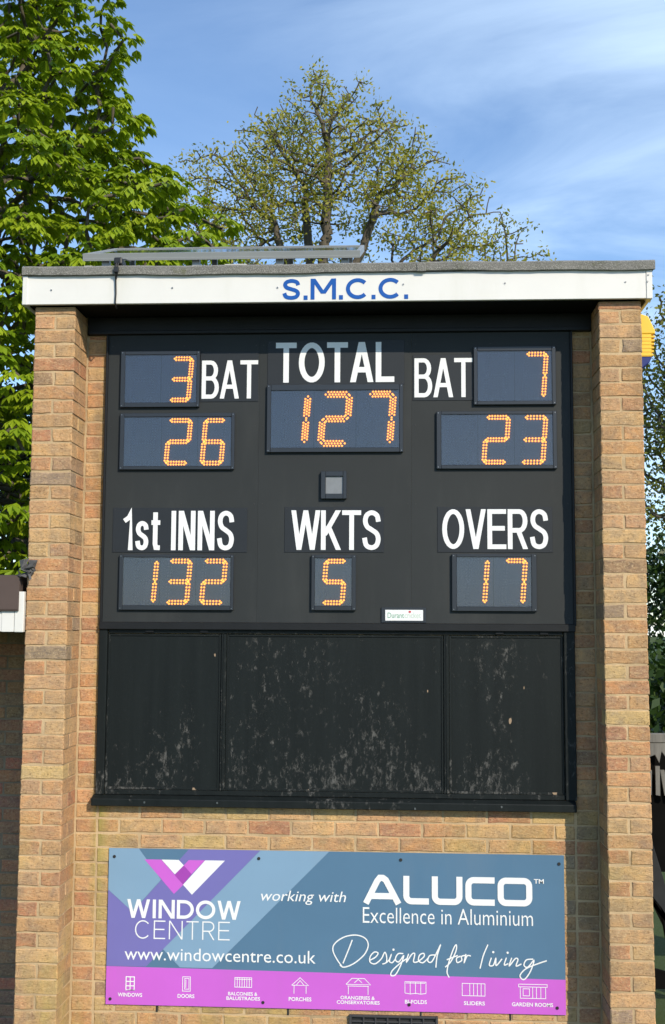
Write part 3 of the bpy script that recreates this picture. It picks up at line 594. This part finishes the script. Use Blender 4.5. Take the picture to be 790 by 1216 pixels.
SCR = [[(75, 358), (55, 330), (43, 302), (50, 280), (80, 259), (118, 252), (148, 262), (158, 285), (145, 315), (112, 344), (80, 357), (66, 350)], [(106, 268), (94, 300), (76, 345)],
 [(163, 333), (182, 322), (190, 309), (178, 306), (165, 320), (164, 338), (180, 344), (200, 328), (212, 306), (218, 322), (216, 339), (204, 344)], [(216, 340), (226, 330), (233, 313), (227, 334), (236, 339), (247, 326)],
 [(272, 309), (255, 310), (246, 328), (257, 336), (273, 316), (262, 350), (246, 378), (232, 380), (236, 365), (262, 340), (283, 325)],
 [(289, 309), (282, 336), (299, 311), (309, 309), (305, 334), (318, 334), (338, 318), (338, 307), (325, 312), (321, 330), (335, 337), (352, 322)],
 [(375, 311), (357, 314), (351, 331), (364, 333), (384, 295), (392, 279), (381, 315), (377, 352)],
 [(407, 350), (425, 332), (442, 297), (443, 277), (434, 290), (420, 330), (413, 365), (420, 383)], [(412, 326), (448, 311)], [(457, 313), (444, 320), (446, 334), (460, 327), (460, 314), (475, 310)], [(474, 306), (468, 334), (478, 312), (490, 312)],
 [(545, 274), (530, 310), (519, 352)], [(556, 316), (549, 340), (562, 340), (570, 318), (571, 341), (590, 319)], [(604, 315), (597, 338), (610, 334)], [(621, 315), (613, 341), (632, 318), (641, 320), (635, 341), (652, 334)],
 [(690, 318), (668, 321), (660, 338), (672, 344), (692, 322), (680, 358), (660, 384), (647, 372), (665, 350), (700, 334), (733, 322)]]
scm = MB()
for j, st in enumerate(SCR): scm.ribbon(catmull([C2(*p) for p in st], 7), .0062, YT-.0001*(j % 3))
for px, py in ((240, 297), (562, 298), (608, 299)): 
    c = C2(px, py); scm.face([(c[0]+.006*math.cos(q*.785), c[1]+.006*math.sin(q*.785)) for q in range(8)], YT)
scm.build('script_lettering', M['letter'], ad)
# captions and icons
CAP = [('WINDOWS', (-1.1076, .080, -.9806, .0993)), ('DOORS', (-.797, .080, -.7099, .0993)), ('BALCONIES &', (-.536, .0985, -.385, .1160)), ('BALUSTRADES', (-.5446, .0755, -.3713, .0930)), ('PORCHES', (-.2243, .0778, -.1079, .0972)),
 ('ORANGERIES &', (.040, .0920, .215, .1095)), ('CONSERVATORIES', (.0212, .0693, .2397, .0868)), ('BI-FOLDS', (.3679, .078, .4787, .0972)), ('SLIDERS', (.6657, .078, .7717, .0972)), ('GARDEN ROOMS', (.907, .078, 1.1136, .0972))]
for s, r_ in CAP: text(s, r_, YT, M['letter'], ad, .02)
def icon(polys, w=.0032):
    mb = MB()
    for j, p in enumerate(polys):
        cl = p[-1] == 'c'; mb.ribbon(p[:-1] if cl else p, w, YT-.0001*(j % 4), cl)
    mb.build('icon', M['letter'], ad)
def rc(a, b, c, d): return [(a, b), (c, b), (c, d), (a, d), 'c']
a, b, c, e = -1.066, .114, -1.023, .1787; icon([rc(a, b, c, e), [((a+c)/2, b), ((a+c)/2, e)], [(a, b+.02), (c, b+.02)], [(a, b+.042), (c, b+.042)], [(a-.003, b), (c+.003, b)]], .005)
a, b, c, e = -.772, .114, -.732, .185; icon([rc(a, b, c, e), rc(a+.011, b+.01, c-.007, e-.008), [(a+.017, b+.016), (a+.017, e-.014)]])
a, b, c, e = -.5022, .140, -.4154, .1873; icon([rc(a, b, c, e)]+[[(a+(c-a)*k/7, b), (a+(c-a)*k/7, e)] for k in range(1, 7)]+[[(a, e-.008), (c, e-.008)]])
a, b, c, e = -.2076, .1146, -.1256, .1936; m = (a+c)/2; icon([[(a-.002, e-.038), (m, e), (c+.002, e-.038), (a-.002, e-.038)], [(a+.01, e-.038), (a+.01, b)], [(c-.01, e-.038), (c-.01, b)], [(a+.022, e-.036), (m, e-.014), (c-.022, e-.036)]])
a, b, c, e = .068, .1172, .1925, .2042; m = (a+c)/2; icon([[(a, e-.038), (a+.03, e-.008), (c-.03, e-.008), (c, e-.038), (a, e-.038)], [(a+.008, e-.046), (c-.008, e-.046)], [(a+.012, e-.046), (a+.012, b)], [(c-.012, e-.046), (c-.012, b)], [(m-.02, e-.03), (m, e-.012), (m+.02, e-.03)]])
a, b, c, e = .3679, .1260, .4746, .1857; icon([[(a, b+.004), (a, e), (c, e), (c, b+.004), (c-.027, b), (c-.053, b+.004), (a+.027, b), (a, b+.004)]]+[[(a+(c-a)*k/4, b), (a+(c-a)*k/4, e)] for k in (1, 2, 3)]+[[(a+.005, e-.006), (c-.005, e-.006)]])
a, b, c, e = .6576, .1240, .7721, .1839; icon([rc(a, b, c, e)]+[[(a+(c-a)*k/6, b), (a+(c-a)*k/6, e)] for k in (2, 3, 4, 5)])
a, b, c, e = .9456, .118, 1.0806, .1864; icon([[(a-.004, e), (c+.004, e), (c+.004, e-.013), (a-.004, e-.013), (a-.004, e)], [(a+.004, e-.013), (a+.004, b), (c-.004, b), (c-.004, e-.013)], rc(a+.018, b+.012, a+.05, e-.022), [(a+.066, e-.013), (a+.066, b)], [(c-.05, e-.013), (c-.05, b)], [(c-.028, e-.013), (c-.028, b)]])
for x, z in ((-1.142, .783), (-.386, .785), (1.152, .783), (-1.147, .067), (-.356, .067), (.389, .073), (1.134, .074), (.347, .79)):
    MB().prism([(x+.0085*math.cos(q*.785), z+.0085*math.sin(q*.785)) for q in range(8)], YA-.005, YA).build('screw', M['dark'], ad, .001)

# ------------------------------------------------------------------ air vent, alarm, cable, sealant
v = thing('air_vent', (.31, RD, GZ), 'dark grey plastic louvred air vent low on the brick wall under the advertising board', 'vent')
f = frame4('frame', (.085, -.135, .535, .018), (.098, -.125, .522, .008), RD-.02, RD+.002, M['vent'], v)
for r_ in range(5):
    zc = .001-r_*.026; MB().box(.0985, .5215, RD-.015, RD-.006, zc-.018, zc-.010).build('louvre', M['vent'], v, .001)
for k in range(1, 7): MB().box(.098+k*.0606-.004, .098+k*.0606+.004, RD-.0185, RD-.004, -.1245, .0075).build('bar', M['vent'], v, .001)
MB().box(.0985, .5215, RD-.0035, RD-.001, -.1245, .0075).build('backing', M['dark'], v)
al = thing('alarm_box', (HP, .35, 3.35), 'yellow and blue burglar alarm siren box on the side of the right brick pier', 'alarm box')
X0 = HP+.002
prof = [(X0, 3.655), (X0+.02, 3.640), (X0+.075, 3.62), (X0+.108, 3.545), (X0+.11, 3.525), (X0, 3.525)]
MB().prism(prof, .20, .46).build('cover', M['yellow'], al, .006, seg=2)
MB().box(X0, X0+.088, .204, .456, 3.405, 3.5245).build('louvre_core', M['yellow'], al)
for k in range(6):
    zc = 3.516-k*.0195; MB().box(X0, X0+.108-.002*k, .202, .458, zc-.011, zc).build('louvre', M['yellow'], al, .002)
MB().prism([(X0, 3.404), (X0+.092, 3.404), (X0+.075, 3.37), (X0+.03, 3.335), (X0, 3.335)], .205, .455).build('strobe_lens', M['bluep'], al, .005, seg=2)
cb_ = thing('cable', (-1.14, -.05, 3.63), 'black cable hanging from the solar panel over the white fascia', 'cable')
MB().tube([(-1.118, .14, 3.90), (-1.122, .04, 3.885), (-1.128, -.05, 3.872), (-1.131, -.075, 3.85), (-1.134, -.072, 3.81), (-1.137, -.052, 3.78), (-1.135, -.049, 3.70), (-1.137, -.050, 3.652), (-1.134, -.04, 3.630), (-1.136, -.01, 3.632)], .0042, 8).build('lead', M['cable'], cb_, smooth=True)
MB().tube([(-1.10, .12, 3.925), (-1.108, .02, 3.905), (-1.118, -.045, 3.882), (-1.122, -.072, 3.850), (-1.126, -.070, 3.81), (-1.133, -.056, 3.775)], .0036, 6).build('lead', M['cable'], cb_, smooth=True)
MB().box(-1.15, -1.105, -.055, .04, 3.856, 3.895).build('connector', M['cable'], cb_, .008, seg=2)
MB().box(-1.143, -1.118, -.079, -.064, 3.806, 3.836).build('cable_tie', M['cable'], cb_, .003)
cl = MB(); rnd = random.Random(3)
for k in range(16):
    a = rnd.uniform(0, 6.28); c = Vector((-HP-.012+rnd.uniform(-.012, .05), -.012-rnd.uniform(0, .02), 2.265+rnd.uniform(-.045, .045))); q = [c+Vector((rnd.uniform(-.03, .03), rnd.uniform(-.02, .015), rnd.uniform(-.035, .035))) for _ in range(5)]
    cl.add(q, [(0, 1, 2), (0, 2, 3), (0, 3, 4), (0, 4, 1), (1, 2, 3), (1, 3, 4)])
clo = tag(cl.build('sealant_clump', M['clump']), 'crumpled dark grey sealant stuck to the left brick pier above the brown roof', 'sealant')
# solar panel
sp_ = thing('solar_panel', (-.62, .1, 3.86), 'tilted solar panel in a pale metal frame lying on the flat felt roof', 'solar panel')
ax, bx, ya, za, yb, zb = -1.357, .132, .10, 3.945, .80, 4.205
tl = Vector((0, yb-ya, zb-za)).normalized(); nn = Vector((0, -tl.z, tl.y)); Ls = math.hypot(yb-ya, zb-za); O = Vector((0, ya, za))
def slab(u0, u1, s0, s1, h0, h1, name, mat, bv=.001):
    vs = [];
    for h in (h0, h1):
        for (u, s) in ((u0, s0), (u1, s0), (u1, s1), (u0, s1)): p = O+tl*s+nn*h; vs.append((u, p.y, p.z))
    return MB().add(vs, [(0, 3, 2, 1), (4, 5, 6, 7), (0, 1, 5, 4), (1, 2, 6, 5), (2, 3, 7, 6), (3, 0, 4, 7)]).build(name, mat, sp_, bv)
slab(ax, bx, 0, .02, -.018, .019, 'frame_bar', M['alu']); slab(ax, bx, Ls-.02, Ls, -.018, .019, 'frame_bar', M['alu'])
slab(ax, ax+.02, .0205, Ls-.0205, -.018, .019, 'frame_bar', M['alu']); slab(bx-.02, bx, .0205, Ls-.0205, -.018, .019, 'frame_bar', M['alu'])
slab(ax, bx, -.004, -.0005, -.020, -.006, 'frame_lip', M['alu'])
slab(ax+.0205, bx-.0205, .0205, Ls-.0205, .008, .013, 'solar_glass', M['solar'])
slab(ax+.021, bx-.021, .021, Ls-.021, .001, .007, 'back_sheet', paint('white_back_sheet', (.6, .6, .6), .6))
for x in (-1.24, -.75, -.3, .05):
    MB().box(x-.02, x+.02, .13, .17, 3.855, 3.943).build('front_foot', M['alu'], sp_, .002)
    MB().box(x-.015, x+.015, .75, .78, 3.855, 4.175).build('rear_leg', M['alu'], sp_, .002)
# small lumps of ballast and debris under the panel
for x, w in ((-1.33, .05), (-.58, .12)):
    o = MB().box(x, x+w, .02, .12, 3.854, 3.875).build('ballast_block', paint('pale_block', (.45, .45, .42), .9, .2), sp_, .006, seg=2)

# ------------------------------------------------------------------ neighbouring lower building
nb = thing('brick_outbuilding', (-3.6, .75, GZ), 'low brown brick outbuilding with brown roof and white gutter board left of the hut', 'building')
nw = MB().box(-5.6, -HP-.004, .754, 4, GZ, 2.02).build('wall', M['nmortar'], nb)
n = 0
for k in range(32):
    zt = 2.02-.0715*k; z0_, z1_ = zt-.0715+.004, zt-.006; x = -HP-.006-(.1125 if k % 2 else 0)
    if k % 2: brick(nw, -HP-.108, -HP-.006, .75, .85, z0_, z1_, tuple(c*random.uniform(.75, 1.2) for c in (.48, .23, .13))+(1,), M['nbrick'])
    for j in range(3):
        b = x-.0; a = b-.215; x = a-.01
        c = random.choice([(.50, .24, .13), (.42, .23, .14), (.56, .23, .13), (.36, .23, .14)])
        brick(nw, a, b, .75, .85, z0_, z1_, (*[q*random.uniform(.9, 1.1) for q in c], 1), M['nbrick'])
MB().box(-5.6, -HP-.74, .75, .7538, GZ, 2.015).build('wall_face', M['nmortar'], nb)
MB().box(-5.7, -HP-.055, -.012, .008, 1.945, 2.048).build('fascia_board', M['white'], nb, .002)
MB().box(-HP-.054, -HP-.006, -.018, .02, 1.942, 2.150).build('corner_cap', M['white'], nb, .003)
MB().box(-HP-.120, -HP-.056, -.0165, -.0125, 1.944, 2.049).build('joint_cover', M['white'], nb, .001)
MB().box(-5.7, -HP-.006, .021, .749, 1.985, 1.995).build('soffit', M['soffit'], nb)
MB().prismx([(-.03, 2.050), (-.034, 2.060), (-.012, 2.232), (.05, 2.238), (3.0, 2.20), (3.0, 2.05), (.1, 2.05)], -5.7, -HP-.032).build('roof', M['roofb'], nb)

# ------------------------------------------------------------------ old timber frame behind the right pier
tf = thing('timber_frame', (2.2, 1.6, GZ), 'old weathered timber frame with grey rail and pale slats against the right brick pier', 'timber frame')
MB().box(1.55, 3.3, 1.47, 1.53, 1.288, 1.343).build('rail', M['greywood'], tf, .004)
for k in range(12):
    x = 1.80+k*.052; z = 1.15-random.uniform(0, .03); t = random.uniform(-.012, .03)
    MB().add([(x, 1.49, .98-k*.004), (x+.026, 1.49, .975-k*.004), (x+.026-t, 1.49, z), (x-t, 1.49, z), (x, 1.51, .98-k*.004), (x+.026, 1.51, .975-k*.004), (x+.026-t, 1.51, z), (x-t, 1.51, z)], [(0, 1, 2, 3), (7, 6, 5, 4), (0, 4, 5, 1), (1, 5, 6, 2), (2, 6, 7, 3), (3, 7, 4, 0)]).build('slat', M['greywood'], tf)
MB().prism([(1.86, 1.286), (1.97, 1.286), (1.965, 1.20), (1.94, 1.235), (1.925, 1.165), (1.90, 1.215), (1.865, 1.20)], 1.475, 1.49).build('broken_board', M['greywood'], tf, .002)
MB().box(1.5, 3.3, 1.56, 1.60, .50, 1.287).build('deep_shade_panel', M['darkwood_shade'], tf)  # black sheet painting in the deep shade behind the rail and slats
MB().prism([(1.80, .76), (1.875, .70), (2.02, .20), (2.0, .05), (1.80, .47)], 1.50, 1.53).build('slanted_board', paint('dull_grey_sheet', (.03, .032, .035), .8, .3, spec=.15), tf, .003)
MB().prism([(1.80, .46), (2.1, .02), (2.1, -.15), (1.96, -.15), (1.955, .00), (1.905, .32), (1.80, .40)], 1.44, 1.48).build('slanted_board', M['darkwood_shade'], tf, .003)
MB().prism([(1.80, -.02), (1.94, -.055), (1.97, -.10), (1.97, -.15), (1.80, -.15)], 1.40, 1.43).build('base_board', M['darkwood_shade'], tf, .003)
for x in (2.15, 3.25): MB().box(x, x+.07, 1.47, 1.54, GZ, 1.30).build('post', M['darkwood_shade'], tf, .004)

# ------------------------------------------------------------------ trees
def arrmesh(name, V, F, nper, mat, parent, tint=None, smooth=False):
    me = bpy.data.meshes.new(name); V = np.asarray(V, dtype=np.float32); F = np.asarray(F, dtype=np.int32)
    c = (V.min(0)+V.max(0))/2; me.vertices.add(len(V)); me.vertices.foreach_set('co', (V-c).ravel()); me.loops.add(F.size); me.loops.foreach_set('vertex_index', F.ravel())
    me.polygons.add(len(F)); me.polygons.foreach_set('loop_start', np.arange(len(F), dtype=np.int32)*nper); me.polygons.foreach_set('loop_total', np.full(len(F), nper, dtype=np.int32))
    me.materials.append(mat)
    if tint is not None: a = me.attributes.new('tint', 'FLOAT', 'POINT'); a.data.foreach_set('value', np.asarray(tint, dtype=np.float32))
    me.update(calc_edges=True); me.validate()
    if smooth: me.polygons.foreach_set('use_smooth', [True]*len(F))
    o = bpy.data.objects.new(name, me); COL.objects.link(o); WL[o] = Vector(c.tolist())
    if parent is not None: o.parent = parent; o.location = Vector(c.tolist())-WL[parent]
    else: o.location = Vector(c.tolist())
    return o
def colonize(rng, attr, start, step, infl, kill, iters, trunk_top, limbs=()):
    nodes = [np.array(start, float)]; par = [-1]
    p = np.array(start, float); tt = np.array(trunk_top, float); n = max(2, int(np.linalg.norm(tt-p)/step))
    for i in range(1, n+1): nodes.append(p+(tt-p)*i/n+rng.normal(0, step*.06, 3)*(i < n)); par.append(len(nodes)-2)
    k0 = len(nodes)-1
    for Lq in limbs:
        q0 = nodes[k0]; q2 = np.array(Lq, float); q1 = (q0+q2)/2+np.array([(q2-q0)[0]*.22, (q2-q0)[1]*.2, -.25*abs((q2-q0)[0])]); m = max(2, int(np.linalg.norm(q2-q0)/step)); prv = k0
        for i in range(1, m+1):
            u = i/m; nodes.append((1-u)**2*q0+2*u*(1-u)*q1+u*u*q2+rng.normal(0, step*.13, 3)); par.append(prv); prv = len(nodes)-1
    A_ = attr.copy(); P = np.array(nodes)
    D = np.full(len(A_), 1e9); I = np.zeros(len(A_), int)
    def upd(i0):
        nonlocal D, I
        for j in range(i0, len(nodes)):
            d = np.linalg.norm(A_-nodes[j], axis=1); m = d < D; D[m] = d[m]; I[m] = j
    upd(0)
    for it in range(iters):
        if len(A_) == 0: break
        act = D < infl
        if not act.any():
            act = D < D.min()+step
        acc = {}
        dv = A_[act]-np.array(nodes)[I[act]]; dv /= np.linalg.norm(dv, axis=1)[:, None]+1e-9
        for ii, d in zip(I[act], dv): acc.setdefault(ii, []).append(d)
        n0 = len(nodes)
        for ii, ds in acc.items():
            d = np.mean(ds, axis=0)+rng.normal(0, .14, 3); d /= np.linalg.norm(d)+1e-9; q = nodes[ii]+d*step
            nodes.append(q); par.append(ii)
        upd(n0); keep = D > kill; A_ = A_[keep]; D = D[keep]; I = I[keep]
        if len(nodes) > 14000: break
    P = np.array(nodes); par = np.array(par); ch = np.zeros(len(P), int); np.add.at(ch, par[1:], 1)
    return P, par, ch
def wood_mesh(P, par, ch, rt, rmin, mat, parent, ex=2.3, sides=5, name='trunk'):
    n = len(P); a = np.where(ch == 0, 1.0, 0.0)
    for i in range(n-1, 0, -1): a[par[i]] += a[i]
    r = rmin+(rt-rmin)*(a/a[0])**(1/ex); V = []; F = []
    d = P.copy(); d[1:] = P[1:]-P[par[1:]]; d[0] = (0, 0, 1); d /= np.linalg.norm(d, axis=1)[:, None]+1e-9
    ref = np.tile([.3, .9, .2], (n, 1)); u = np.cross(d, ref); u /= np.linalg.norm(u, axis=1)[:, None]+1e-9; w = np.cross(d, u)
    idx = np.arange(1, n); ang = np.arange(sides)*2*math.pi/sides; ca, sa = np.cos(ang), np.sin(ang)
    ring = lambda c, ii, rr: c[:, None, :]+rr[:, None, None]*(u[ii][:, None, :]*ca[None, :, None]+w[ii][:, None, :]*sa[None, :, None])
    pr_ = np.minimum(r[par[idx]], r[idx]*1.35+.002); A0 = ring(P[par[idx]], idx, pr_); A1 = ring(P[idx], idx, r[idx]); V = np.concatenate([A0, A1], 1).reshape(-1, 3)
    b = (np.arange(len(idx))*2*sides)[:, None]; k = np.arange(sides)[None]; F = np.stack([b+k, b+(k+1) % sides, b+sides+(k+1) % sides, b+sides+k], -1).reshape(-1, 4)
    arrmesh(name, V, F, 4, mat, parent, smooth=True); return r
def small_leaves(rng, C, per, spread, size, mat, parent, asp=.5, name='crown', droop=.0):
    n = len(C)*per; c = np.repeat(C, per, 0)+rng.normal(0, spread, (n, 3)); a = rng.normal(0, 1, (n, 3)); a[:, 2] -= droop; a /= np.linalg.norm(a, axis=1)[:, None]
    b = np.cross(a, rng.normal(0, 1, (n, 3))); b /= np.linalg.norm(b, axis=1)[:, None]; s = size*rng.uniform(.6, 1.25, n)[:, None]
    V = np.stack([c-a*s*.5, c+b*s*asp*.5+a*s*.08, c+a*s*.5, c-b*s*asp*.5+a*s*.08], 1).reshape(-1, 3); F = np.arange(n*4).reshape(-1, 4)
    cl = np.repeat(rng.uniform(0, 1, len(C)), per)*.6+rng.uniform(0, .4, n); return arrmesh(name, V, F, 4, mat, parent, np.repeat(cl, 4))
def ellpts(rng, specs, n):
    out = []; vol = np.array([s[3]*s[4]*s[5] for s in specs]); cnt = (vol/vol.sum()*n).astype(int)
    for s, m in zip(specs, cnt):
        q = rng.normal(0, 1, (m, 3)); q /= np.linalg.norm(q, axis=1)[:, None]; q *= rng.uniform(.25, 1, m)[:, None]**(1/2.2); out.append(np.array(s[:3])+q*np.array(s[3:6]))
    return np.concatenate(out)
# young-leaved oak behind
def tree_oak():
    rng = np.random.default_rng(11); t = thing('oak_tree', (-1.9, 30, GZ), 'spreading tree with sparse young yellow-green leaves rising behind the flat roof', 'tree')
    sp = [(-1.95, 30, 15.3, 2.9, 2.6, 4.2), (-.9, 30, 16.2, 2.1, 2.2, 2.6), (-3.1, 30, 15.9, 2.1, 2.2, 2.7), (-4.0, 30, 14.6, 2.4, 2.4, 3.8), (-5.6, 30, 13.9, 1.8, 1.8, 3.4), (0.1, 30, 14.2, 2.3, 2.4, 3.9), (1.9, 30, 13.0, 2.1, 2.3, 3.4), (3.4, 30, 12.0, 1.7, 2.0, 2.9), (-2, 30, 11.5, 5, 3, 2.5)]
    at = ellpts(rng, sp, 5200); core = (((at-np.array([-1.7, 30, 12.0]))/np.array([3.6, 2.4, 3.3]))**2).sum(1); at = at[core > 1]
    P, par, ch = colonize(rng, at, (-2.3, 30, GZ), .26, 1.6, .36, 190, (-2.2, 30, 11.6), [(-1.9, 29.6, 16.6), (-3.7, 30.3, 14.9), (-.4, 30, 15.4), (-4.9, 29.5, 12.9), (1.2, 29.6, 13.2), (3.0, 30.4, 12.4), (-2.8, 31, 16.2), (.2, 31.2, 13.6)])
    r = wood_mesh(P, par, ch, .42, .004, M['bark'], t, 1.85)
    tips = P[(r < .035) & (P[:, 2] > 9.5)]; cw = np.sin(tips[:, 0]*2.6+1)*np.sin(tips[:, 2]*2.4)+np.sin(tips[:, 1]*2.2+tips[:, 0])*.6; tips = tips[(cw > -.1) | (rng.uniform(0, 1, len(tips)) < .3)]; tag(small_leaves(rng, tips, 20, .18, .145, M['oak'], t, .5), kind='stuff')
tree_oak()
def tree_right():
    rng = np.random.default_rng(5); t = thing('bushy_tree', (9.6, 24, GZ), 'tree with dark twisting branches seen beyond the right pier under the alarm box', 'tree')
    sp = [(9.4, 24, 8.2, 3.0, 3.0, 3.4), (8.0, 24, 6.4, 2.0, 2, 2.2), (8.2, 24, 9.0, 2.1, 2, 2.2), (7.9, 24.5, 7.6, 1.9, 2, 2.0), (8.2, 23.5, 5.0, 2.2, 2, 1.2)]
    at = ellpts(rng, sp, 3200); P, par, ch = colonize(rng, at, (9.7, 24, GZ), .27, 2.2, .42, 130, (9.5, 24, 4.2))
    r = wood_mesh(P, par, ch, .27, .012, M['bark'], t, 2.0)
    tag(small_leaves(rng, P[r < .05], 22, .2, .13, M['rleaf'], t, .55), kind='stuff')
tree_right()
# horse chestnut
def chest_leaf(rng, c, out, droop, size):
    # seven drooping leaflets fanned round the stalk end
    out = out/np.linalg.norm(out); side = np.cross(out, (0, 0, 1.)); side /= np.linalg.norm(side)+1e-9; V = []; F = []; nl = 6
    upn = np.cross(side, out)
    for k in range(nl):
        a = (k-(nl-1)/2)*.56+rng.normal(0, .07); L = size*(1-.34*abs(a)/1.6)*rng.uniform(.88, 1.1)
        d = out*math.cos(a)+side*math.sin(a); d = d+np.array([0, 0, -droop*rng.uniform(.7, 1.3)]); d /= np.linalg.norm(d); w = np.cross(d, upn); w /= np.linalg.norm(w)+1e-9; nn_ = np.cross(w, d)
        W = L*.24; b = len(V)
        V += [c, c+d*L*.62+w*W+nn_*L*.05-np.array([0, 0, L*.02]), c+d*L-np.array([0, 0, L*.16]), c+d*L*.62-w*W+nn_*L*.05-np.array([0, 0, L*.02])]
        F += [(b, b+1, b+2), (b, b+2, b+3)]
    return V, F
def tree_chestnut():
    rng = np.random.default_rng(21); bx, by = -6.3, 11.5; t = thing('horse_chestnut_tree', (bx, by, GZ), 'tall horse chestnut in full bright green leaf at the left of the hut', 'tree')
    zs = [1.2, 2.5, 5, 6.5, 7.4, 8.4, 9.4, 10.4, 11.4, 13, 15.5]; rs = [3.4, 4.7, 4.8, 4.6, 4.35, 3.65, 2.85, 2.4, 2.05, 1.6, .4]
    n = 14000; z = 1.2+14.1*rng.uniform(0, 1, n)**1.15; th = rng.uniform(0, 2*math.pi, n); Rz = np.interp(z, zs, rs)
    lump = 1+.10*np.sin(3*th+z*1.3)+.08*np.sin(5*th-z*2.1+1)+.07*np.sin(z*3.4+2*th)
    q = rng.uniform(0, 1, n)**.42; keep = rng.uniform(0, 1, n) < Rz/4.4; r_ = (Rz*lump*q)[keep]; th = th[keep]; z = z[keep]
    at = np.stack([bx+r_*np.cos(th), by+r_*np.sin(th), z-r_*.05], 1)
    P, par, ch = colonize(rng, at, (bx, by, GZ), .30, 1.8, .42, 140, (bx, by, 9.0))
    rr = wood_mesh(P, par, ch, .33, .012, M['bark'], t, 2.1)
    rad = np.hypot(P[:, 0]-bx, P[:, 1]-by); el = np.where((rr < .05) & (rad > np.interp(P[:, 2], zs, rs)*.3) & (P[:, 1] < by+2.2))[0]
    LV = []; cl = []
    for i in el:
        p = P[i]; o = p-np.array([bx, by, p[2]-.3*rad[i]]); o /= np.linalg.norm(o)+1e-9; nL = 6 if rad[i] > .6*np.interp(p[2], zs, rs) else 4; a0 = rng.uniform(0, 6.28); base = rng.uniform(0, 1)
        for k in range(nL):
            a = a0+k*2*math.pi/nL+rng.normal(0, .25); h = np.array([math.cos(a), math.sin(a), 0])*.95+o*.75; h[2] = rng.uniform(-.1, .25)
            h /= np.linalg.norm(h); c = p+h*rng.uniform(.08, .20)+rng.normal(0, .05, 3); LV.append((c, h, rng.uniform(.35, 1.2), rng.uniform(.17, .25), base*.6+rng.uniform(0, .4)))
    C = np.array([l[0] for l in LV]); cp = np.array(CP); f_ = np.array(fw); d = C-cp; zc = d@f_; X = 395+FPX*(d@np.array(r2))/zc; Y = 608-FPX*(d@np.array(u2))/zc
    vis = (X > 0) & (X < 262) & (Y > 0) & (Y < 680); order = np.argsort(np.where(vis, np.linalg.norm(d, axis=1), 1e9)); near = set(order[:300].tolist())
    V = []; F = []; T = []; temp = []
    for k in range(8):
        v, f = chest_leaf(rng, np.zeros(3), np.array([1., 0, 0]), .35+.1*k, .2); me = bpy.data.meshes.new('leaf'); me.from_pydata([tuple(x) for x in v], [], f); me.materials.append(M['chest'])
        a = me.attributes.new('tint', 'FLOAT', 'POINT'); a.data.foreach_set('value', [min(1, .15+.11*k)]*len(v)); temp.append(me)
    for i, (c, h, dr, sz, tn) in enumerate(LV):
        if i in near:
            o = bpy.data.objects.new('leaf', temp[min(7, max(0, int((tn)*8)))]); COL.objects.link(o); o.parent = t; o.location = Vector(c.tolist())-WL[t]; o.rotation_euler = (0, -math.asin(max(-1, min(1, h[2]))), math.atan2(h[1], h[0])); o.scale = (sz/.2,)*3
        else:
            v, f = chest_leaf(rng, c, h, dr, sz); b = len(V); V += v; F += [(x+b, y+b, z_+b) for x, y, z_ in f]; T += [tn]*len(v)
    tag(arrmesh('crown', V, F, 3, M['chest'], t, T), kind='stuff')
tree_chestnut()
# hedge line behind
rng = np.random.default_rng(9)
def hedge(xc, yc, w, dpt, h, label, group=None):
    t = thing('dark_shrub', (xc, yc, GZ), label, 'shrub', group)
    n = int(900*w*h/9); q = rng.normal(0, 1, (n, 3)); q /= np.linalg.norm(q, axis=1)[:, None]; q[:, 2] = np.abs(q[:, 2])**.6*np.sign(q[:, 2]); q *= rng.uniform(.6, 1.03, n)[:, None]
    C = np.stack([xc+q[:, 0]*w/2, yc+q[:, 1]*dpt/2, GZ+h*.46+q[:, 2]*h*.5], 1); C = C[C[:, 2] > GZ]
    tag(small_leaves(rng, C, 9, .16, .15, M['hedge'], t, .55, 'foliage'), kind='stuff')
    MB().tube([(xc, yc, GZ), (xc+.1, yc, h*.4), (xc, yc, h*.8)], [.12, .08, .03], 7).build('trunk', M['bark'], t)
hedge(8.0, 21.5, 5.4, 3, 5.0, 'dense dark shrub directly beyond the right brick pier')
hedge(-7.6, 17.5, 6.0, 3, 7.5, 'dark shrub behind the outbuilding roof beneath the horse chestnut')
hedge(4.6, 9.5, 3.4, 2.2, 2.1, 'low dark shrub seen behind the old timber frame')
